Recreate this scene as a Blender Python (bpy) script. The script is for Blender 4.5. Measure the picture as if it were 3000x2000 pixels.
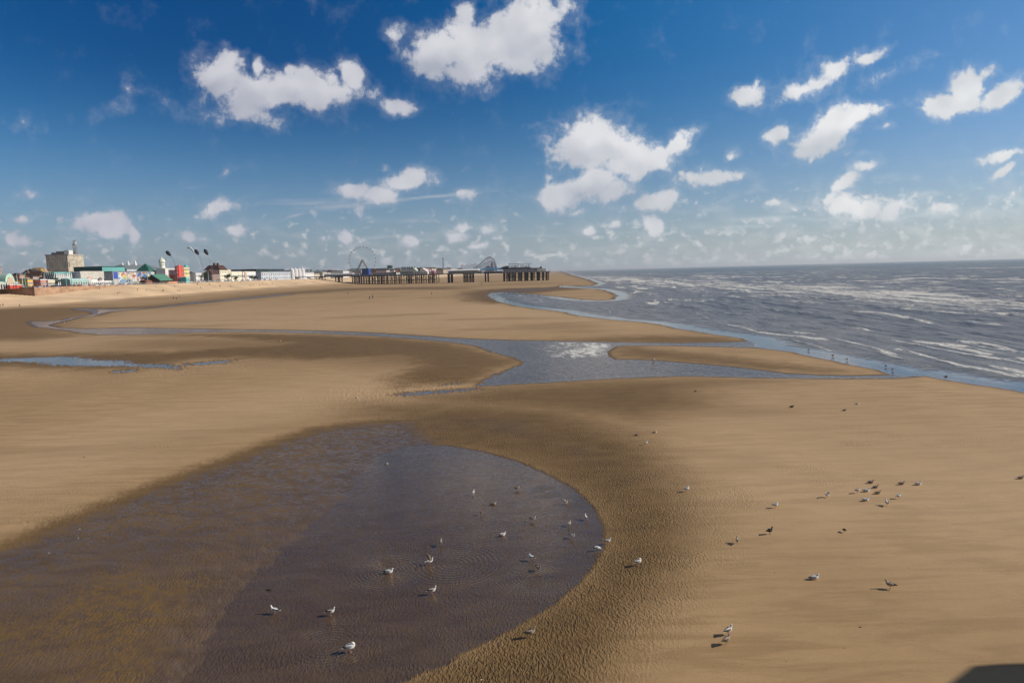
import bpy, bmesh, math, random
import numpy as np
from mathutils import Vector, Matrix
random.seed(7)
R = math.radians
for o in list(bpy.data.objects): bpy.data.objects.remove(o)
S = bpy.context.scene
COL = S.collection

# ------------------------------------------------------------------ camera
CAM_H = 12.5
F_PX = 2000.0
PITCH = math.atan(204.0/F_PX)
ROLL = R(1.52)
fw = Vector((0, math.cos(PITCH), -math.sin(PITCH)))
r0 = Vector((1, 0, 0)); u0 = Vector((0, math.sin(PITCH), math.cos(PITCH)))
rt = r0*math.cos(ROLL) - u0*math.sin(ROLL)
up = u0*math.cos(ROLL) + r0*math.sin(ROLL)
cd = bpy.data.cameras.new('camera'); cam = bpy.data.objects.new('camera', cd); COL.objects.link(cam)
cam.matrix_world = Matrix(((rt.x, up.x, -fw.x, 0), (rt.y, up.y, -fw.y, 0), (rt.z, up.z, -fw.z, CAM_H), (0, 0, 0, 1)))
cd.sensor_width = 36; cd.lens = 24.0; cd.clip_start = 0.1; cd.clip_end = 300000
S.camera = cam

def ray(x, y):
    return fw*F_PX + rt*(x-1500.0) - up*(y-1000.0)
def G(x, y, z=0.0):
    """point of the level z that the photograph shows at x, y"""
    d = ray(x, y); t = (z-CAM_H)/d.z
    return Vector((d.x*t, d.y*t, z))
def AT(x, y, Y):
    d = ray(x, y); t = Y/d.y
    return Vector((d.x*t, Y, CAM_H+d.z*t))

# ------------------------------------------------------------------ light
SUN_EL, SUN_AZ = 30.0, 87.0        # azimuth clockwise from +Y
SUN_DIR = Vector((math.sin(R(SUN_AZ))*math.cos(R(SUN_EL)), math.cos(R(SUN_AZ))*math.cos(R(SUN_EL)), math.sin(R(SUN_EL))))
ld = bpy.data.lights.new('sun', 'SUN'); ld.energy = 4.6; ld.angle = R(0.53); ld.color = (1.0, 0.92, 0.79)
sun = bpy.data.objects.new('sun', ld); COL.objects.link(sun)
sun.rotation_euler = SUN_DIR.to_track_quat('Z', 'Y').to_euler()
S.view_settings.view_transform = 'Standard'; S.view_settings.look = 'None'
S.view_settings.gamma = 1.0; S.view_settings.exposure = 0.0

# ------------------------------------------------------------------ node helper
class NT:
    def __init__(s, tree):
        s.t = tree; tree.nodes.clear()
    def n(s, typ, **kw):
        nd = s.t.nodes.new(typ)
        for k, v in kw.items(): setattr(nd, k, v)
        return nd
    def put(s, sock, v):
        if v is None: return
        if isinstance(v, bpy.types.NodeSocket): s.t.links.new(v, sock)
        else:
            if isinstance(v, (tuple, list)) and len(v) == 3 and sock.type == 'RGBA': v = (*v, 1)
            sock.default_value = v
    def m(s, op, a, b=None, c=None, clamp=False):
        nd = s.n('ShaderNodeMath', operation=op, use_clamp=clamp)
        s.put(nd.inputs[0], a); s.put(nd.inputs[1], b); s.put(nd.inputs[2], c)
        return nd.outputs[0]
    def v(s, op, a, b=None, c=None):
        nd = s.n('ShaderNodeVectorMath', operation=op)
        s.put(nd.inputs[0], a); s.put(nd.inputs[1], b)
        if c is not None: s.put(nd.inputs[3 if op == 'SCALE' else 2], c)
        return nd.outputs[1] if op in ('LENGTH', 'DOT_PRODUCT', 'DISTANCE') else nd.outputs[0]
    def mix(s, f, a, b, blend='MIX'):
        nd = s.n('ShaderNodeMix', data_type='RGBA', blend_type=blend)
        s.put(nd.inputs[0], f); s.put(nd.inputs[6], a); s.put(nd.inputs[7], b)
        return nd.outputs[2]
    def ss(s, x, lo, hi, a=0.0, b=1.0):
        nd = s.n('ShaderNodeMapRange', interpolation_type='SMOOTHSTEP')
        s.put(nd.inputs[0], x); s.put(nd.inputs[1], lo); s.put(nd.inputs[2], hi); s.put(nd.inputs[3], a); s.put(nd.inputs[4], b)
        return nd.outputs[0]
    def noise(s, vec, scale, detail=2.0, rough=0.5, dist=0.0, col=False, dim='2D'):
        nd = s.n('ShaderNodeTexNoise', noise_dimensions=dim)
        s.put(nd.inputs['Vector'], vec); s.put(nd.inputs['Scale'], scale); s.put(nd.inputs['Detail'], detail)
        s.put(nd.inputs['Roughness'], rough); s.put(nd.inputs['Distortion'], dist)
        return nd.outputs['Color' if col else 'Fac']
    def xyz(s, x=0.0, y=0.0, z=0.0):
        nd = s.n('ShaderNodeCombineXYZ'); s.put(nd.inputs[0], x); s.put(nd.inputs[1], y); s.put(nd.inputs[2], z)
        return nd.outputs[0]
    def sep(s, v):
        nd = s.n('ShaderNodeSeparateXYZ'); s.put(nd.inputs[0], v); return nd.outputs
    def attr(s, name, out='Fac'):
        nd = s.n('ShaderNodeAttribute', attribute_name=name); return nd.outputs[out]
    def mapp(s, vec, loc=(0, 0, 0), rot=(0, 0, 0), sc=(1, 1, 1), typ='POINT'):
        nd = s.n('ShaderNodeMapping', vector_type=typ); s.put(nd.inputs[0], vec)
        nd.inputs[1].default_value = loc; nd.inputs[2].default_value = rot; nd.inputs[3].default_value = sc
        return nd.outputs[0]

# ------------------------------------------------------------------ world: sky with clouds
W = bpy.data.worlds.new('World'); S.world = W; W.use_nodes = True
t = NT(W.node_tree)
tc = t.n('ShaderNodeTexCoord').outputs['Generated']
sky = t.n('ShaderNodeTexSky', sky_type='NISHITA'); sky.sun_disc = False
sky.sun_elevation = R(SUN_EL); sky.sun_rotation = R(SUN_AZ); sky.air_density = 1.0; sky.dust_density = 0.6; sky.ozone_density = 2.2
dx, dy, dz = t.sep(tc)
yc = t.m('MAXIMUM', dy, 0.06)
gu = t.m('DIVIDE', dx, yc); gv = t.m('DIVIDE', dz, yc)
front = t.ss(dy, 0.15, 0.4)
uv = t.xyz(gu, gv, 0.0)
# polarised blue: the sky is deepest a quarter turn from the sun
cosg = t.v('DOT_PRODUCT', tc, tuple(Vector((math.sin(R(77))*0.87, math.cos(R(77))*0.87, 0.5))))
pol = t.m('SUBTRACT', 1.0, t.m('MULTIPLY', cosg, cosg), clamp=True)
pol = t.m('POWER', pol, 2.2)
elev = t.m('MAXIMUM', dz, 0.0)
deep = t.m('MULTIPLY', pol, t.ss(elev, 0.0, 0.29))
skyc = sky.outputs[0]
skyc = t.mix(1.0, skyc, t.mix(t.ss(elev, 0.0, 0.30), (0.60, 0.71, 0.93), (0.38, 0.72, 1.0)), 'MULTIPLY')
skyc = t.mix(t.m('MULTIPLY', deep, front), skyc, (0.18, 0.37, 0.50), 'MULTIPLY')
west_ = t.m('MULTIPLY', t.ss(elev, 0.04, 0.36), t.ss(gu, 0.75, -0.05))
skyc = t.mix(t.m('MULTIPLY', west_, front), skyc, (0.16, 1.10, 1.22), 'MULTIPLY')
def PXUV(x, y):
    d = ray(x, y); return d.x/d.y, d.z/d.y
# (x, y, half width, half height, turn, weight) of every lobe of the clouds
LOBES = [
 (1540,95,130,100,0,1),(1420,130,170,85,-15,1),(1290,165,105,60,-10,1),(1372,50,34,70,10,.8),(1625,90,52,62,0,.75),(1600,170,60,38,0,.75),(1340,205,130,28,-4,.8),(1262,222,50,24,-30,.7),
 (1148,108,46,34,-5,.72),(1090,20,25,50,0,.34),(930,15,30,40,0,.3),
 (640,225,80,62,0,1),(600,265,45,60,0,.7),(780,275,140,62,0,.9),(740,335,150,45,5,.7),(880,262,120,52,0,1),(765,203,22,30,0,.8),(800,205,30,22,0,.45),(862,210,24,24,0,.8),(1018,225,30,46,0,.9),(940,288,110,44,0,.9),(1090,280,50,35,0,.6),(1162,302,62,26,8,.85),(1215,312,34,12,10,.6),(790,368,60,18,0,.5),
 (1710,425,120,80,0,1),(1700,395,70,48,0,1),(1800,425,95,60,10,1),(1890,470,90,52,-10,1),(1940,462,60,42,-10,1),(1995,425,62,34,-38,1),(1830,500,70,45,0,1),(1640,560,95,38,-8,1),(1730,545,110,46,0,1),(1790,560,60,40,0,.9),(1600,518,32,22,0,.7),(1840,530,60,30,-20,.7),(1560,480,20,14,0,.45),
 (1050,565,60,30,0,.85),(1120,580,60,26,-5,.85),(1190,540,72,32,-10,.85),(1270,545,60,26,0,.6),(1046,622,28,24,0,.75),(1140,500,24,24,-30,.62),(1370,568,60,26,-5,.7),(1345,500,40,10,-30,.5),(1310,505,12,12,0,.4),(1425,560,18,20,-40,.5),
 (2185,268,52,34,0,.82),(2208,245,20,42,10,.7),(2360,250,85,34,-18,.85),(2450,200,85,30,-28,.85),(2545,165,70,20,-18,.7),(2620,205,95,26,-12,.55),(2570,222,60,30,-30,.5),(2690,195,40,20,-20,.4),(2740,162,25,12,0,.4),(2785,178,30,10,-15,.35),
 (2790,300,110,32,-5,1),(2840,245,52,60,-30,1),(2880,215,35,26,-20,.8),(2920,275,75,32,-22,.9),(2710,318,60,16,-8,.7),
 (2430,390,100,52,-20,1),(2440,342,28,32,0,.9),(2510,352,80,28,-18,.85),(2300,385,48,26,-30,.8),(2370,435,60,22,0,.8),(2385,455,30,18,-45,.7),(2590,385,40,12,-20,.45),(2460,440,25,14,0,.4),
 (2100,528,90,28,0,.95),(2070,505,22,30,0,.7),(2165,525,42,28,0,.85),(2010,520,26,16,0,.6),(2150,465,26,14,-20,.55),(2055,440,22,14,0,.4),
 (1930,597,62,24,0,.95),(1990,597,26,10,0,.5),(1705,612,32,12,0,.6),(2540,490,44,17,-5,.8),(2480,535,48,22,-22,.8),(2310,525,22,10,-20,.5),(2520,462,22,12,-30,.5),(2490,458,26,8,0,.4),
 (2940,460,80,18,-4,.85),(2955,498,50,16,-25,.75),(3010,500,40,20,0,.6),(2860,543,28,9,0,.55),
 (2470,605,70,38,0,1),(2440,585,45,34,0,.9),(2535,612,60,32,0,.9),(2530,578,35,16,0,.7),(2630,605,80,40,-15,.8),(2680,575,40,22,-30,.6),(2765,612,50,22,-8,.75),(2880,605,90,26,-28,.6),(2970,575,30,20,-30,.5),(2260,590,24,12,0,.7),(2290,583,16,10,-20,.4),(2320,606,20,8,0,.45),(2045,630,22,10,-15,.55),(2010,595,20,12,0,.5),
 (285,655,76,34,0,1),(345,655,46,36,0,.9),(330,680,76,20,0,.8),(404,690,22,30,0,.85),(170,670,32,22,0,.62),(640,608,54,30,0,.92),(605,616,40,16,0,.55),(95,578,36,24,0,.6),(55,572,26,16,0,.45),(62,634,36,16,0,.7),(32,706,30,30,0,.8),(78,706,30,22,0,.7),(5,680,26,22,0,.7),
 (655,505,36,14,-25,.55),(340,308,66,26,-15,.5),(382,270,18,36,0,.45),(490,300,36,46,0,.5),(40,360,60,30,-35,.42),(120,388,40,18,0,.34),(690,672,50,20,0,.75),(555,688,22,18,0,.6),(600,688,34,16,0,.5),(300,715,34,16,0,.6),(400,722,44,14,0,.5),
 (1350,690,44,22,-10,.65),(1365,670,26,18,0,.7),(1430,670,40,24,0,.8),(1410,718,46,14,0,.65),(1205,708,38,20,0,.75),(1000,695,34,28,0,.75),(945,712,26,18,0,.7),(1720,680,34,18,0,.65),(1805,658,24,16,0,.7),(1910,664,42,24,0,.85),(1650,692,20,10,0,.6),(1800,700,26,16,0,.5),(1850,695,30,14,-20,.5),(1322,330,12,16,0,.4),(1355,350,24,44,25,.4),(1562,362,34,12,-25,.5),(1130,20,16,16,0,.2),(2270,650,46,18,10,.6),(2300,680,34,26,0,.5),
]
warp = t.noise(uv, 9.0, 4.0, 0.6, col=True)
warp = t.v('SCALE', t.v('SUBTRACT', warp, (0.5, 0.5, 0.5)), None, 0.038)
uvw = t.v('ADD', uv, warp)
fld = None
for (x, y, a, b, rot, w) in LOBES:
    pu, pv = PXUV(x, y)
    k = 1.92/F_PX
    mp = t.mapp(uvw, (pu, pv, 0), (0, 0, R(-rot+1.5)), (a*k, b*k, 1), 'TEXTURE')
    g = t.n('ShaderNodeTexGradient', gradient_type='SPHERICAL'); t.put(g.inputs[0], mp)
    f = t.m('MULTIPLY', g.outputs[1], w) if w < 0.99 else g.outputs[1]
    fld = f if fld is None else t.m('SMOOTH_MAX', fld, f, 0.12)
fld = t.m('MULTIPLY', fld, front)
BIGMIN = 4200
def big_field(vec):
    f_ = None
    for (x, y, a, b, rot, w) in LOBES:
        if w < .9 or a*b < BIGMIN: continue
        pu, pv = PXUV(x, y); k = 2.1/F_PX
        g = t.n('ShaderNodeTexGradient', gradient_type='SPHERICAL'); t.put(g.inputs[0], t.mapp(vec, (pu, pv, 0), (0, 0, R(-rot+1.5)), (a*k, b*k, 1), 'TEXTURE'))
        f_ = g.outputs[1] if f_ is None else t.m('SMOOTH_MAX', f_, g.outputs[1], 0.15)
    return f_
relief = t.m('SUBTRACT', big_field(t.v('ADD', uvw, (-0.006, -0.010, 0))), big_field(t.v('ADD', uvw, (0.008, 0.014, 0))))
n1 = t.noise(t.v('ADD', uv, t.v('SCALE', warp, None, 0.5)), 20.0, 8.0, 0.64, 0.0)
sd = (0.008, 0.018, 0)
n2 = t.noise(t.v('ADD', uvw, sd), 11.0, 2.5, 0.5, 0.0)
n1s = t.noise(uvw, 11.0, 2.5, 0.5, 0.0)
dens = t.m('ADD', fld, t.m('MULTIPLY', t.m('SUBTRACT', n1, 0.5), 1.12))
gate = t.ss(fld, 0.03, 0.16)
dens = t.m('MULTIPLY', t.ss(dens, 0.37, 0.66), gate)
wisp = t.m('MULTIPLY', t.ss(t.m('ADD', fld, t.m('MULTIPLY', t.m('SUBTRACT', n1, 0.5), 1.3)), 0.16, 0.60), t.m('MULTIPLY', gate, 0.20))
dens = t.m('MULTIPLY', dens, t.ss(fld, 0.02, 0.30, 0.45, 0.97))
dens = t.m('MAXIMUM', dens, wisp)
# layer of small clouds drawn together towards the horizon
p1_ = t.noise(t.v('MULTIPLY', uv, (52.0, 70.0, 1.0)), 1.0, 4.0, 0.50, 0.0)
p2_ = t.noise(t.v('MULTIPLY', uv, (24.0, 54.0, 1.0)), 1.0, 5.0, 0.50, 0.0)
side = t.ss(gu, 0.0, 0.70)
band = t.m('MULTIPLY', t.ss(gv, 0.125, 0.02), t.ss(gv, 0.0, 0.018, 0.35, 1.0))
cov1 = t.m('SUBTRACT', t.m('ADD', 0.52, t.m('MULTIPLY', gv, 1.5)), t.m('MULTIPLY', side, 0.045))
puffa = t.m('MULTIPLY', t.ss(t.m('SUBTRACT', p1_, cov1), -0.06, 0.19), t.ss(gv, 0.14, 0.07))
cov2 = t.m('SUBTRACT', t.m('ADD', 0.52, t.m('MULTIPLY', gv, 0.9)), t.m('MULTIPLY', side, 0.05))
puffb = t.m('MULTIPLY', t.ss(t.m('SUBTRACT', p2_, cov2), -0.10, 0.22), t.ss(gv, 0.20, 0.05))
puff = t.m('MAXIMUM', t.m('MULTIPLY', puffa, 0.85), t.m('MULTIPLY', puffb, t.m('ADD', 0.20, t.m('MULTIPLY', side, 0.20))))
puff = t.m('MULTIPLY', puff, t.m('MULTIPLY', front, t.ss(t.noise(t.v('MULTIPLY', uv, (5.0, 18.0, 1.0)), 1.0, 2.0), 0.3, 0.65, 0.35, 1.0)))
# thin streaks of high cloud
STR = [(1200,585,340,9,-2.5,.8),(930,590,240,16,2,.75),(1000,605,230,20,0,.45),(1215,645,90,14,0,.5),(860,632,120,7,-14,.55),(1100,695,200,9,1,.5),(2250,640,200,22,0,.6),(2400,640,240,14,3,.5),(2150,665,260,10,2,.55),(1850,720,260,10,0,.3),(560,550,60,8,0,.25),(1600,690,160,9,0,.3),(2700,630,300,20,0,.5)]
sf = None
for (x, y, a, b, rot, w) in STR:
    pu, pv = PXUV(x, y); k = 1.0/F_PX
    mp = t.mapp(t.v('ADD', uv, t.v('SCALE', warp, None, 0.25)), (pu, pv, 0), (0, 0, R(-rot+1.5)), (a*k, b*k, 1), 'TEXTURE')
    g = t.n('ShaderNodeTexGradient', gradient_type='QUADRATIC_SPHERE'); t.put(g.inputs[0], mp)
    f = t.m('MULTIPLY', g.outputs[1], w)
    sf = f if sf is None else t.m('MAXIMUM', sf, f)
sn = t.noise(t.v('MULTIPLY', uv, (6.0, 90.0, 1.0)), 1.0, 4.0, 0.6, 0.4)
streak = t.m('MULTIPLY', t.m('MULTIPLY', sf, t.ss(sn, 0.32, 0.66, 0.25, 1.0)), t.m('MULTIPLY', front, 1.3), clamp=True)
# how the sun models the clouds: sides towards it bright, undersides grey
lit = t.m('ADD', 0.5, t.m('MULTIPLY', t.m('SUBTRACT', n1s, n2), 3.0), clamp=True)
core = t.ss(fld, 0.30, 0.72)
topl = t.m('ADD', 0.62, t.m('MULTIPLY', relief, 1.5), clamp=True)
br = t.m('ADD', t.m('MULTIPLY', lit, 0.42), t.m('ADD', t.m('MULTIPLY', core, 0.18), t.m('MULTIPLY', topl, 0.50)), clamp=True)
rightness = t.ss(gu, -0.5, 0.7)
cl_dark = t.mix(rightness, (0.29, 0.32, 0.42), (0.44, 0.49, 0.55))
cl_lite = t.mix(rightness, (0.64, 0.64, 0.69), (0.90, 0.90, 0.90))
cloudc = t.mix(br, cl_dark, cl_lite)
bgS = 0.10
hz = t.m('POWER', t.m('SUBTRACT', 1.0, t.m('MULTIPLY', elev, 1.0), clamp=True), 13.0)
hazec = t.mix(rightness, (0.270, 0.340, 0.420), (0.47, 0.53, 0.56))
inv = 1.0/bgS
def up10(c): return t.v('SCALE', c, None, inv)
skyc = t.mix(t.m('MULTIPLY', hz, t.ss(gu, -0.7, 0.75, 0.90, 0.95)), skyc, up10(hazec))
skyc = t.mix(t.m('MULTIPLY', t.m('SUBTRACT', 1.0, front), 0.62), skyc, up10((0.175, 0.172, 0.178)))   # grey added to the unseen sky behind the viewer, dulling blue shadow fill
skyc = t.mix(streak, skyc, up10(t.mix(rightness, (0.42, 0.45, 0.52), (0.60, 0.66, 0.69))))
skyc = t.mix(puff, skyc, up10(t.mix(rightness, (0.56, 0.56, 0.58), (0.76, 0.78, 0.78))))
skyc = t.mix(dens, skyc, up10(cloudc))
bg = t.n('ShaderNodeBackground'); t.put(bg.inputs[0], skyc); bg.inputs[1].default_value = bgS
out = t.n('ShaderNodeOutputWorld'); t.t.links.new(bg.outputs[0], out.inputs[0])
W.cycles.sampling_method = 'MANUAL'; W.cycles.sample_map_resolution = 512

# ------------------------------------------------------------------ properties and mesh helpers
def tag(o, label=None, cat=None, group=None, kind=None):
    if label: o['label'] = label
    if cat: o['category'] = cat
    if group: o['group'] = group
    if kind: o['kind'] = kind
    return o
def link(o): COL.objects.link(o); return o

def vnoise(x, y, seed=0):
    """value noise, arrays in, -1..1 out"""
    rs = np.random.RandomState(seed); tab = rs.rand(256, 256).astype(np.float32)
    xi = np.floor(x).astype(np.int64); yi = np.floor(y).astype(np.int64)
    fx = (x-xi); fy = (y-yi); fx = fx*fx*fx*(fx*(fx*6-15)+10); fy = fy*fy*fy*(fy*(fy*6-15)+10)
    a = tab[xi & 255, yi & 255]; b = tab[(xi+1) & 255, yi & 255]; c = tab[xi & 255, (yi+1) & 255]; d = tab[(xi+1) & 255, (yi+1) & 255]
    return ((a*(1-fx)+b*fx)*(1-fy)+(c*(1-fx)+d*fx)*fy)*2-1
def fbm(x, y, seed=0, oc=4, gain=0.5):
    s = 0; a = 1.0; tot = 0
    for i in range(oc):
        s = s+a*vnoise(x*2**i+17.3*i, y*2**i-9.1*i, seed+i); tot += a; a *= gain
    return s/tot
def sstep(x, lo, hi):
    k = np.clip((x-lo)/(hi-lo), 0, 1); return k*k*(3-2*k)

# signed distances are taken in (bearing, log of distance): a distance of 0.01 is 1 % of how far off the place is
def lp(p):
    return (math.atan2(p[0], p[1]), math.log(math.hypot(p[0], p[1])))
def poly(px): return np.array([lp(G(x, y)) for x, y in px])
def seg_dist(T, L, pts, closed=True):
    n = len(pts); best = np.full(T.shape, 1e9); inside = np.zeros(T.shape, bool)
    for i in range(n if closed else n-1):
        ax, ay = pts[i]; bx, by = pts[(i+1) % n]
        ex, ey = bx-ax, by-ay; wx, wy = T-ax, L-ay
        h = np.clip((wx*ex+wy*ey)/(ex*ex+ey*ey+1e-18), 0, 1)
        ddx = wx-ex*h; ddy = wy-ey*h
        best = np.minimum(best, ddx*ddx+ddy*ddy)
        if closed and ay != by:
            c = ((ay > L) != (by > L)) & (T < (bx-ax)*(L-ay)/(by-ay)+ax)
            inside ^= c
    d = np.sqrt(best)
    return np.where(inside, -d, d) if closed else d

# ------------------------------------------------------------------ outlines of the water, traced and laid on the level of the water
SEA = [(1652,796.5),(1663,800),(1680,806),(1706,813),(1735,822),(1757,831),(1735,837),(1697,839),(1640,838),(1640,841),(1700,844),(1760,847),(1799,857),(1812,866),(1803,877),(1760,881),(1700,878),(1650,872),(1560,862),(1480,856),(1440,858),(1430,866),(1460,883),(1520,897),(1580,905),(1640,911),(1700,925),(1800,937),(1880,943),(1940,951),(1990,963),(2085,978),(2170,990),(2208,1001),(2216,1018),(2320,1030),(2350,1038),(2420,1052),(2500,1069),(2570,1083),(2610,1097),(2650,1102),(2710,1101),(2760,1110),(2830,1122),(2900,1132),(3000,1148),(3300,1200),(3800,1290)]
sea_pts = [lp(G(x, y)) for x, y in SEA]+[(R(62), math.log(60)), (R(95), math.log(45)), (R(170), math.log(60)), (R(170), 12.5), (lp(G(1652, 796.5))[0]-0.002, 12.5)]
sea_pts = np.array(sea_pts)
RIVER = poly([(600,964),(700,966),(800,967),(900,969),(1000,972),(1100,976),(1200,982),(1300,989),(1400,994),(1500,997),(1600,998),(1700,1000),(1800,1002),(1900,1004),(2000,1005),(2150,1002),(2240,998),(2250,1022),(2200,1018),(2000,1013),(1830,1012),(1800,1016),(1778,1030),(1782,1044),(1800,1052),(1900,1055),(2000,1062),(2150,1075),(2230,1085),(2300,1094),(2400,1099),(2500,1101),(2620,1098),(2680,1103),(2610,1108),(2400,1109),(2200,1106),(2000,1101),(1790,1109),(1600,1121),(1440,1129),(1400,1130),(1430,1108),(1490,1084),(1540,1062),(1500,1046),(1440,1030),(1400,1014),(1350,1006),(1300,1000),(1200,991),(1100,984),(1000,979),(900,975),(800,972),(700,971),(600,973),(500,977),(400,980),(300,980),(240,975),(200,968),(150,962),(110,958),(85,947),(88,941),(130,942),(180,938),(200,932),(240,926),(275,920),(265,912),(220,908),(215,904),(300,905),(360,905),(420,903),(500,894),(560,886),(650,879),(750,870),(850,861),(850,863.5),(750,873),(650,882.5),(610,886),(560,891),(450,902),(380,908),(320,914),(280,924),(230,930),(200,938),(160,947),(140,953),(170,960),(250,963.5),(330,961),(420,961),(500,962)])
SMALL = [poly([(-300,1058),(0,1050),(100,1046),(200,1042),(230,1044),(300,1053),(380,1056),(400,1064),(500,1066),(530,1074),(520,1083),(490,1080),(400,1074),(300,1074),(150,1072),(100,1064),(0,1060),(-300,1066)]),
         poly([(530,1066),(600,1060),(680,1054),(672,1063),(600,1068),(532,1072)]),
         poly([(322,1090),(350,1084),(403,1082),(396,1089),(345,1093)]),
         poly([(1150,1158),(1180,1150),(1290,1143),(1390,1137),(1405,1142),(1300,1152),(1200,1160)]),
         poly([(1280,1126),(1320,1122),(1350,1121),(1330,1125),(1290,1128)])]
POOL = poly([(1180,1307),(1260,1303),(1330,1308),(1400,1320),(1500,1347),(1600,1388),(1680,1432),(1735,1485),(1766,1540),(1766,1600),(1740,1650),(1700,1700),(1620,1770),(1500,1840),(1400,1890),(1300,1940),(1200,1978),(1130,2010),(1060,2080),(800,2300),(450,2300),(480,2100),(540,1985),(590,1905),(640,1830),(690,1745),(750,1690),(820,1615),(880,1565),(950,1505),(1010,1440),(1060,1375),(1110,1335)])
WETLAND = poly([(1270,1225),(1150,1228),(1020,1240),(900,1260),(780,1300),(640,1352),(500,1400),(360,1455),(220,1510),(100,1560),(0,1600),(-200,1680),(-500,1800),(-700,2200),(-400,2600),(800,2600),(1180,1990),(1700,1690),(1740,1560),(1600,1400),(1350,1310)])
HALO = poly([(1120,1215),(1400,1190),(1650,1210),(1850,1290),(1960,1400),(2010,1520),(1990,1640),(1930,1750),(1860,1850),(1800,1950),(1750,2080),(1500,2400),(900,2400),(1130,2010),(1300,1940),(1500,1840),(1700,1700),(1766,1600),(1735,1485),(1500,1347),(1200,1300)])
DARK = [  # stretches of damper sand
 (poly([(-200,920),(60,905),(215,900),(400,897),(560,882),(750,862),(1000,845),(1380,838),(1380,849),(1050,852),(880,862),(700,879),(560,893),(420,905),(330,915),(290,926),(230,950),(260,985),(120,1000),(-200,1006)]), .42),
 (poly([(400,983),(700,976),(1000,982),(1200,992),(1340,1005),(1440,1030),(1540,1055),(1450,1090),(1400,1125),(1250,1130),(1150,1140),(1130,1110),(1200,1080),(1150,1050),(900,1060),(700,1050),(560,1055),(380,1085),(200,1085),(-200,1075),(-200,1040),(200,1035),(500,1030),(800,1010),(600,990)]), .52),
 (poly([(1370,862),(1400,852),(1480,846),(1600,842),(1700,836),(1700,846),(1560,858),(1500,880),(1440,890),(1390,880)]), .8),
 (poly([(1640,995),(1900,985),(2100,985),(2230,1000),(2230,1016),(1700,1004)]), .45),
 (poly([(1790,1020),(1830,1012),(1990,1030),(2250,1060),(2500,1090),(2500,1098),(2230,1085),(1900,1055),(1790,1045)]), .45),
 (poly([(1150,1165),(1420,1128),(1800,1108),(2250,1105),(2350,1120),(2100,1150),(2150,1200),(1900,1250),(1500,1215),(1250,1200)]), .50),
 (poly([(250,1000),(500,988),(800,982),(1100,988),(1300,1004),(1440,1035),(1480,1060),(1400,1100),(1200,1110),(1000,1085),(700,1060),(500,1048),(250,1035)]), .34),
 (poly([(1000,1180),(1200,1170),(1400,1160),(1500,1240),(1300,1290),(1100,1250),(950,1240)]), .45),
 (poly([(1330,842),(1420,832),(1560,828),(1700,826),(1650,832),(1480,838)]), .35),
]
# ------------------------------------------------------------------ the sea wall: foot and top edge in plan
def x_edge(Y): return -324+0.07*Y
FOOT_W = 34.0
def land_edge(Y, off=0.0):
    """where the promenade ends: it stands a little forward from the corner near the north end"""
    return x_edge(Y)+off

def ground_height(X, Y, parts=False):
    T = np.arctan2(X, Y); rr = np.hypot(X, Y); L = np.log(rr)
    wob = fbm(T*60, L*60, 3, 4)*0.0035
    wob2 = fbm(T*320, L*160, 9, 3)
    dsea = seg_dist(T, L, sea_pts)+wob
    near = (L < math.log(700))
    driv = np.full(T.shape, 1.0); dpool = driv.copy(); dsm = driv.copy(); dwl = driv.copy(); dhalo = driv.copy(); dark = np.zeros(T.shape)
    def sub(mask, pts): 
        o = np.full(T.shape, 1.0); o[mask] = seg_dist(T[mask], L[mask], pts); return o
    mid = (L > math.log(45)) & (L < math.log(900))
    fore = (L < math.log(70))
    driv = sub(mid, RIVER)+wob*0.35
    for p in SMALL: dsm = np.minimum(dsm, sub(mid, p)+0.024*fbm(T*600, L*230, 19, 3)+0.006)
    dpool = sub(fore, POOL)
    dpool = dpool+wob*0.8+0.0022*fbm(T*260, L*200, 23, 3)
    dwl = sub(fore, WETLAND)+wob*2
    dhalo = sub(fore, HALO)+wob*3
    for n_, (p, k) in enumerate(DARK):
        m = (L > p[:, 1].min()-0.2) & (L < p[:, 1].max()+0.2)
        d = sub(m, p); dark = np.maximum(dark, k*(1-(sstep(d+wob*5, -0.14, 0.10) if n_ >= 5 else sstep(d+wob*6+0.006*wob2, -0.06, 0.06))))
    # ragged inner edge of the river pool and of the big pool on their landward sides
    m = mid & (T < math.atan2(80, 2000)) & (L < math.log(112)) & (L > math.log(70))
    driv = np.where(m, driv+0.010*fbm(T*190, L*70, 21, 4)*np.exp(-np.abs(driv)/0.03), driv)
    west = sstep(T, R(-3), R(-9))
    dpool = dpool+west*0.018*fbm(T*50, L*45, 31, 5)
    d = np.minimum(np.minimum(dsea, driv), np.minimum(dpool, dsm))
    z = 0.26*np.tanh(d*9.0)
    z = np.where(dpool < 0, np.maximum(z, 0.6*np.tanh(dpool*2.2)*0.20), z)
    z = np.where((driv < 0) & (dsea > 0), np.maximum(z, -0.08), z)
    z = np.where(dsm < 0, np.maximum(z, -0.02), z)
    z = np.where(dsea < 0, -np.minimum(3.0, 0.02+np.abs(dsea)*9.0*0.35+np.maximum(0, np.abs(dsea)-0.05)*12), z)
    roll = fbm(X/26.0, Y/60.0, 40, 3)*0.14+fbm(X/7.0, Y/16.0, 44, 3)*0.035
    z = z+np.where(d > 0, roll*sstep(d, 0.0, 0.10), 0)
    # beach climbs to the foot of the wall
    s = X-(x_edge(Y)+FOOT_W)
    foot = np.clip(0.6+4.2*(Y-300)/600.0, 0.5, 5.0)
    z = z+np.where(Y > 0, foot*np.exp(-np.maximum(s, 0)/26.0), 0)
    z = np.where(s < 0, foot+0.15, z)
    if not parts: return z
    return z, dict(T=T, L=L, d=d, dsea=dsea, driv=driv, dpool=dpool, dwl=dwl, dhalo=dhalo, dark=dark, wob2=wob2, dsm=dsm, s=s)

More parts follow.
